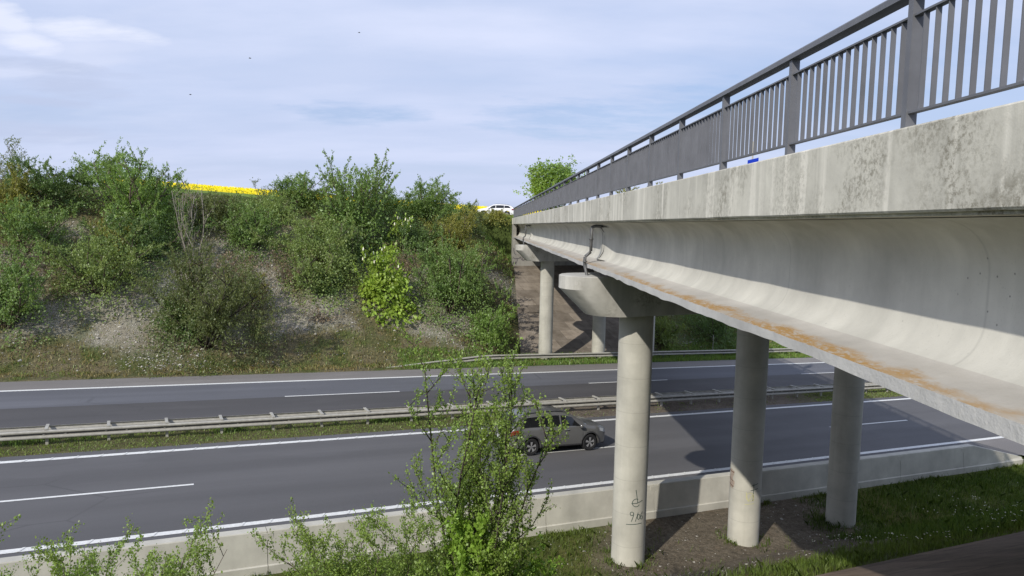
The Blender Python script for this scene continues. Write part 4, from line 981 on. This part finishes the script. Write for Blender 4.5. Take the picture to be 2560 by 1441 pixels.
for i, (k_, s, o, W, H, lf, lab, cat_, kw) in enumerate(FAR):
    root, brs, sc = plant(k_, s, o, W*1.10, H, lf, lab, cat_, 100+i, SH if k_ in ('shrub', 'bramble') else None, dz=-.15, **({'leafy': 1.0, 'shear': .40 if 46 < o < 60 else .15, 'dome': 0.0 if (k_ in ('bramble', 'bare_shrub', 'sapling', 'cherry_tree', 'chestnut_tree')) else 6.8} | kw))
    if k_ == 'chestnut_tree':
        r2 = np.random.default_rng(9+i); b = MB(); tips = [p[-1]*sc for l, p in brs if l == 1]; tips.sort(key=lambda q: -q[2])
        for q in tips[:14 if H < 5 else 9]:
            b.tube([q+np.array([0, 0, z]) for z in (0, .07, .15, .23)], [.035, .05, .035, .01], 6)
        b.obj('blossom', LEAF['white'], root, world_verts=False)
# tree beyond the bridge, and shrubs that show under its railing
def single_tree(P, W, H, leaf, label, seed, clear=.25, per=None, size=.34):
    rng = np.random.default_rng(seed); z = float(terrain(P@D, P@NN)); root = thing('tree', (P[0], P[1], z-.1), label, 'tree')
    brs = skeleton(rng, 1, .1, 30, 6, up=.15, low=clear, trunk=1.0, seg=8, wob=.06); allp = np.concatenate([p for _, p in brs])
    sc = np.array([W/2/np.percentile(np.abs(allp[:, :2]), 97)]*2+[H/np.percentile(allp[:, 2], 99)])
    V, F = leaves_on(rng, brs, sc, per or 4.5, size, .12, aspect=.7)
    V2, F2 = dome_leaves(rng, W, H*.80, 5.0, size, .7, round_=True); V2[:, 2] += H*.58; F = np.concatenate([F, F2+len(V)]); V = np.concatenate([V, V2])
    link('crown', raw_mesh('crown', V, F, LEAF[leaf]), root, False)
    link('trunk', stems_mesh('trunk', brs, sc, .20, MAT['bark']), root, False)
single_tree(np.array([math.sin(R_(2.9))*128, math.cos(R_(2.9))*128, 0]), 9.4, 10.6, 'bright', 'round green tree standing alone beyond the bridge railing', 61, .2)
plant('shrub', *(lambda P: (float(P@D), float(P@NN)))(br(19.0, 86, 0)*np.array([1, 1, 0])), 8, 5.2, 'yellow', 'yellow-green shrub glimpsed through the gap under the bridge railing', 'shrub', 71, None, size=.2, leafy=.8)
plant('shrub', *(lambda P: (float(P@D), float(P@NN)))(br(23.0, 84, 0)*np.array([1, 1, 0])), 5, 5.6, 'mid', 'thin green bush behind the bridge, right of the yellow-green one', 'shrub', 72, None, size=.16, leafy=.4, nst=5)
# foreground
NEAR = [
 ('tall_shrub', 4.05, 9.05, 2.05, 4.4, 'near', 'tall open foreground shrub with thin upright stems in front of the grey car', dict(nst=12, spread=.40, pct=97, blen=.62, levels=(0, 1, 2), side=13, twig=5, up=.40, size=.034, jit=.022, aspect=.72, r0=.026, low=.10, maxlev=2, bark='bark_dark', leafy=.80, wob=.10)),
 ('shrub', 2.6, 9.5, 2.4, 2.55, 'near', 'twiggy foreground shrub before the pale concrete barrier, left of the tall one', dict(nst=12, spread=.75, side=11, twig=5, up=.22, size=.034, jit=.024, aspect=.7, r0=.014, low=.15, maxlev=2, leafy=.80, wob=.16)),
 ('shrub', -.55, 9.45, 2.7, 2.6, 'near', 'leafy foreground shrub at the lower left corner of the photo', dict(nst=13, spread=.85, side=11, twig=5, up=.28, size=.034, jit=.024, aspect=.7, r0=.014, low=.15, maxlev=2, leafy=.95, wob=.15)),
 ('sapling', 3.8, 8.7, .9, 2.2, 'near_bright', 'bright fresh green sapling at the foot of the tall foreground shrub', dict(nst=6, spread=.35, side=10, twig=4, up=.4, size=.075, jit=.02, r0=.012, leafy=.9, aspect=.7)),
 ('sapling', 4.7, 8.8, 1.1, 1.7, 'near_bright', 'low bright green bush right of the tall foreground shrub', dict(nst=7, spread=.5, side=9, twig=4, up=.35, size=.065, jit=.02, r0=.012, leafy=.7, aspect=.7)),
]
for i, (k_, s, o, W, H, lf, lab, kw) in enumerate(NEAR):
    plant(k_, s, o, W, H, lf, lab, 'shrub' if k_ != 'sapling' else 'sapling', 300+i, None, dz=-.05, **kw)

# ------------------------------------------------------------------ ground cover: stones, grass, crop
def stones():
    rng = np.random.default_rng(77); n = 60000
    s = rng.uniform(-14, 46, n); o = rng.uniform(45.6, 61, n); m = vnoise(s*.28, o*.28, 21, 4)
    P0 = so(s, o, 0); off = P0@BX
    keep = (rng.random(n) < np.clip((m-.45)*6, .06, 1)*np.clip((62-o)/6, .15, 1)) & ((off < 2.6) | (off > 15))
    s, o = s[keep], o[keep]; s2 = rng.uniform(8, 24, 900); o2 = rng.uniform(13.5, 19.6, 900)
    s = np.concatenate([s, s2]); o = np.concatenate([o, o2]); n = len(s)
    z = terrain(s, o); c = so(s, o, z); r = rng.gamma(1.5, .019, n)+.014; r[-900:] *= .55
    base = np.array([[1, 0, 0], [0, 1, 0], [-1, 0, 0], [0, -1, 0], [0, 0, .7], [0, 0, -.6]], float)
    a = rng.uniform(0, 6.28, n); ca, sa = np.cos(a), np.sin(a)
    V = base[None]*(1+rng.normal(0, .28, (n, 6, 1)))*r[:, None, None]*np.stack([np.ones(n)*1.2, .8+.4*rng.random(n), .6+.5*rng.random(n)], 1)[:, None, :]
    x = V[..., 0]*ca[:, None]-V[..., 1]*sa[:, None]; y = V[..., 0]*sa[:, None]+V[..., 1]*ca[:, None]
    V = np.stack([x, y, V[..., 2]], -1)+c[:, None, :]-np.array([0, 0, .3])*r[:, None, None]*.6
    T = np.array([[0, 1, 4], [1, 2, 4], [2, 3, 4], [3, 0, 4], [1, 0, 5], [2, 1, 5], [3, 2, 5], [0, 3, 5]])
    F = (T[None]+(np.arange(n)*6)[:, None, None]).reshape(-1, 3)
    t = NT('limestone_rubble'); g = t.n('ShaderNodeNewGeometry'); t.geo = g
    col = t.mix(g.outputs['Random Per Island'], (.26, .24, .21), (.60, .58, .53)); col = t.mix(t.ramp(t.noise(t.pos(), 20, 4, .7), .4, .7, 0, .5), col, (.16, .145, .11))
    tag(link('rubble', raw_mesh('rubble', V.reshape(-1, 3), F, t.done(col, .95, spec=.1))), 'pale limestone rubble scattered on the banks', None, None, 'stuff')
stones()
def blades(name, n, rs, ro, hgt, wid, mat, label, seed, accept, per=5, spread=.10, zoff=0.0):
    rng = np.random.default_rng(seed); s = rng.uniform(*rs, n); o = rng.uniform(*ro, n); k = accept(s, o, rng); s, o = s[k], o[k]; n = len(s)
    c = np.repeat(so(s, o, terrain(s, o)+zoff-.02), per, 0); m = n*per; c = c+np.concatenate([rng.normal(0, spread, (m, 2)), np.zeros((m, 1))], 1)
    a = rng.uniform(0, 6.28, m); l = hgt*(.45+.9*rng.random(m))*np.repeat(.7+.6*rng.random(n), per); ln = rng.normal(0, .35, (m, 2)); sd = np.stack([np.cos(a), np.sin(a), np.zeros(m)], 1)*(wid*(.6+.8*rng.random(m)))[:, None]
    mid = c+np.concatenate([ln*.3, np.ones((m, 1))], 1)*(l*.55)[:, None]; tip = c+np.concatenate([ln, np.ones((m, 1))*.95], 1)*l[:, None]
    V = np.stack([c-sd*.5, c+sd*.5, mid+sd*.4, tip, mid-sd*.4], 1).reshape(-1, 3); b_ = (np.arange(m)*5)[:, None]
    me = bpy.data.meshes.new(name); F = [tuple(q) for q in (b_+np.array([[0, 1, 2, 3, 4]])).tolist()]
    me = raw_mesh(name, V, np.array(F), mat)
    return tag(link(name, me), label, None, None, 'stuff')
def offo(s, o): return so(s, o, 0)@BX
def acc_near(s, o, r):
    off = offo(s, o); n = vnoise(s*.28, o*.28, 21, 4); e = off+(n-.5)*4
    us = np.clip((e-3.6)/1.2, 0, 1)*np.clip((13.8-e)/2, 0, 1)*np.clip((o-12.2+(n-.5)*3)/1.5, 0, 1)
    pav = (off > 5.7) & (o < 9.3)
    return (r.random(len(s)) > us*.965) & ~pav & (r.random(len(s)) < .55+.9*vnoise(s*.8, o*.8, 4))
blades('grass', 22000, (-4, 40), (7.0, 19.5), .17, .014, LEAF['grass'], 'short green grass on the near bank', 1, acc_near, 6, .09)
blades('grass', 9000, (14, 44), (10, 19.5), .22, .016, LEAF['darkgrass'], 'lush grass on the near bank right of the columns', 2, lambda s, o, r: (offo(s, o) > 11.5+2*(vnoise(s*.5, o*.5, 9)-.5)) & (r.random(len(s)) < .9), 6, .1)
def acc_far(s, o, r):
    off = offo(s, o); inb = (off > 2.7) & (off < 14.8) & (o > 47.2); n = vnoise(s*.28, o*.28, 21, 4)
    return ~inb & (r.random(len(s)) < np.clip(1.15-(n-.45)*5, .15, 1))
blades('dry_grass', 26000, (-16, 55), (44.2, 62), .16, .035, LEAF['drygrass'], 'dry tufted grass on the far embankment', 3, acc_far, 4, .16)
blades('grass', 15000, (-16, 60), (44.1, 60), .15, .035, LEAF['olive'], 'thin olive grass on the far embankment', 4, lambda s, o, r: acc_far(s, o, r) & (vnoise(s*.6, o*.6, 14) > .42), 4, .16)
blades('grass', 9000, (15, 60), (44.1, 47.2), .20, .035, LEAF['bright'], 'bright green verge grass along the far guardrail', 5, lambda s, o, r: (r.random(len(s)) < .8), 5, .12)
blades('grass', 9000, (-10, 60), (31.0, 33.7), .09, .03, LEAF['olive'], 'patchy grass under the central guardrail', 6, lambda s, o, r: (r.random(len(s)) < np.where((offo(s, o) > 1.5) & (offo(s, o) < 20), .06, .9)), 4, .12)
blades('grass', 700, (-10, 14), (32.4, 33.5), .26, .04, LEAF['mid'], 'taller green tufts under the central guardrail', 7, lambda s, o, r: vnoise(s*.9, o*.3, 17) > .56, 7, .14)
blades('grass', 9000, (22, 60), (58, 76), .30, .05, LEAF['bright'], 'green grass on the crest beside the bridge end', 8, lambda s, o, r: ~((offo(s, o) > 2.5) & (offo(s, o) < 15)), 5, .2)
def acc_feet(s, o, r):
    k = np.zeros(len(s), bool); P = so(s, o, 0)
    for i in range(3):
        d_ = np.linalg.norm((P-(C1+D*C_STEP*i))[:, :2], axis=1); k |= (d_ > .5) & (d_ < .5+.45*r.random(len(s))**2)
    return (k | ((o > 19.45) & (o < 19.78) & (vnoise(s*.9, o, 61) > .52))) & (r.random(len(s)) < .75)
blades('weeds', 16000, (2, 40), (15.5, 19.8), .16, .018, LEAF['grass'], 'low weeds round the column feet and along the barrier base', 9, acc_feet, 6, .06)
def daisies():
    rng = np.random.default_rng(12); n = 900; s = rng.uniform(14, 34, n); o = rng.uniform(10, 18, n); k = (offo(s, o) > 10.5) & (vnoise(s*.5, o*.5, 50) > .52); s, o = s[k], o[k]; n = len(s)
    c = so(s, o, terrain(s, o)+.14+.06*rng.random(n)); an = np.arange(6)*math.pi/3
    V = c[:, None]+np.stack([np.cos(an)*.020, np.sin(an)*.020, np.zeros(6)], 1)[None]
    tag(link('daisies', raw_mesh('daisies', V.reshape(-1, 3), np.arange(n*6).reshape(n, 6), LEAF['white'])), 'small white daisies in the shaded grass', None, None, 'stuff')
daisies()
def rape():
    rng = np.random.default_rng(31); x = np.arange(-52, 9, 1.5); y = np.concatenate([np.arange(95.5, 120, 1.5), np.arange(120, 330, 12)])
    X, Y = np.meshgrid(x, y, indexing='ij'); S = X*D[0]+Y*D[1]; O = X*NN[0]+Y*NN[1]; Z = terrain(S, O); h = .85+.25*vnoise(X*.4, Y*.4, 3)
    b = MB(); top = np.stack([X, Y, Z+h], -1); b.grid(top, 0, flip=True)
    front = np.stack([np.stack([X[:, 0], Y[:, 0], Z[:, 0]-.1], -1), np.stack([X[:, 0], Y[:, 0], Z[:, 0]+.55], -1), top[:, 0]], 1); 
    b.grid(front[:, :2], 1, flip=True); b.grid(front[:, 1:], 0, flip=True)
    right = np.stack([np.stack([X[-1], Y[-1], Z[-1]-.1], -1), np.stack([X[-1], Y[-1], Z[-1]+.55], -1), top[-1]], 1); b.grid(right[:, :2], 1); b.grid(right[:, 1:], 0)
    n = 26000; xx = rng.uniform(-52, 8, n); yy = 95.2+np.abs(rng.normal(0, 7, n)); ss = xx*D[0]+yy*D[1]; oo = xx*NN[0]+yy*NN[1]
    zz = terrain(ss, oo)+rng.uniform(.60, 1.30, n); c = np.stack([xx, yy, zz], 1); q = rng.normal(0, 1, (n, 2, 3)); q /= np.linalg.norm(q, axis=2)[..., None]; q *= .09
    V = np.stack([c-q[:, 0], c-q[:, 1], c+q[:, 0], c+q[:, 1]], 1).reshape(-1, 3); b.add(V, np.arange(n*4).reshape(n, 4).tolist(), 0)
    tag(b.obj('rapeseed_crop', [LEAF['rape'], LEAF['bright']]), 'yellow flowering rape field above the embankment', None, None, 'stuff')
rape()
# three birds high over the embankment
for (px, py, dist, lab) in ((625, 146, 120, 'tiny dark bird in the sky midway between the other two'), (476, 237, 130, 'tiny dark bird lowest in the sky above the tallest bushy tree'), (898, 82, 140, 'tiny dark bird highest in the sky, above the cherry tree')):
    x, y = (px-1280)/1883.7, (720.5-py)/1883.7; c, s = math.cos(ROLL), math.sin(ROLL); x, y = c*x-s*y, s*x+c*y
    v = np.array([x, math.cos(PITCH)+y*math.sin(PITCH), -math.sin(PITCH)+y*math.cos(PITCH)]); p = v*dist
    t = thing('bird', tuple(p), lab, 'bird', 'birds in the sky'); b = MB()
    b.tube([np.array([q, 0, 0]) for q in (-.22, -.12, .0, .12, .18, .22)], [.02, .05, .07, .05, .04, .01], 6); b.obj('body', MAT['bird'], t, smooth=True, world_verts=False)
    for sg_ in (-1, 1):
        b = MB(); up_ = [(0, 0), (.16, .07), (.34, .02)]
        g = np.array([[(ch*.5+.02, sg_*y_, z_+.012), (-ch*.5, sg_*y_, z_)] for (y_, z_), ch in zip(up_, (.16, .13, .03))]); b.grid(g); b.grid(g-np.array([0, 0, .012])); b.obj('wing', MAT['bird'], t, world_verts=False)
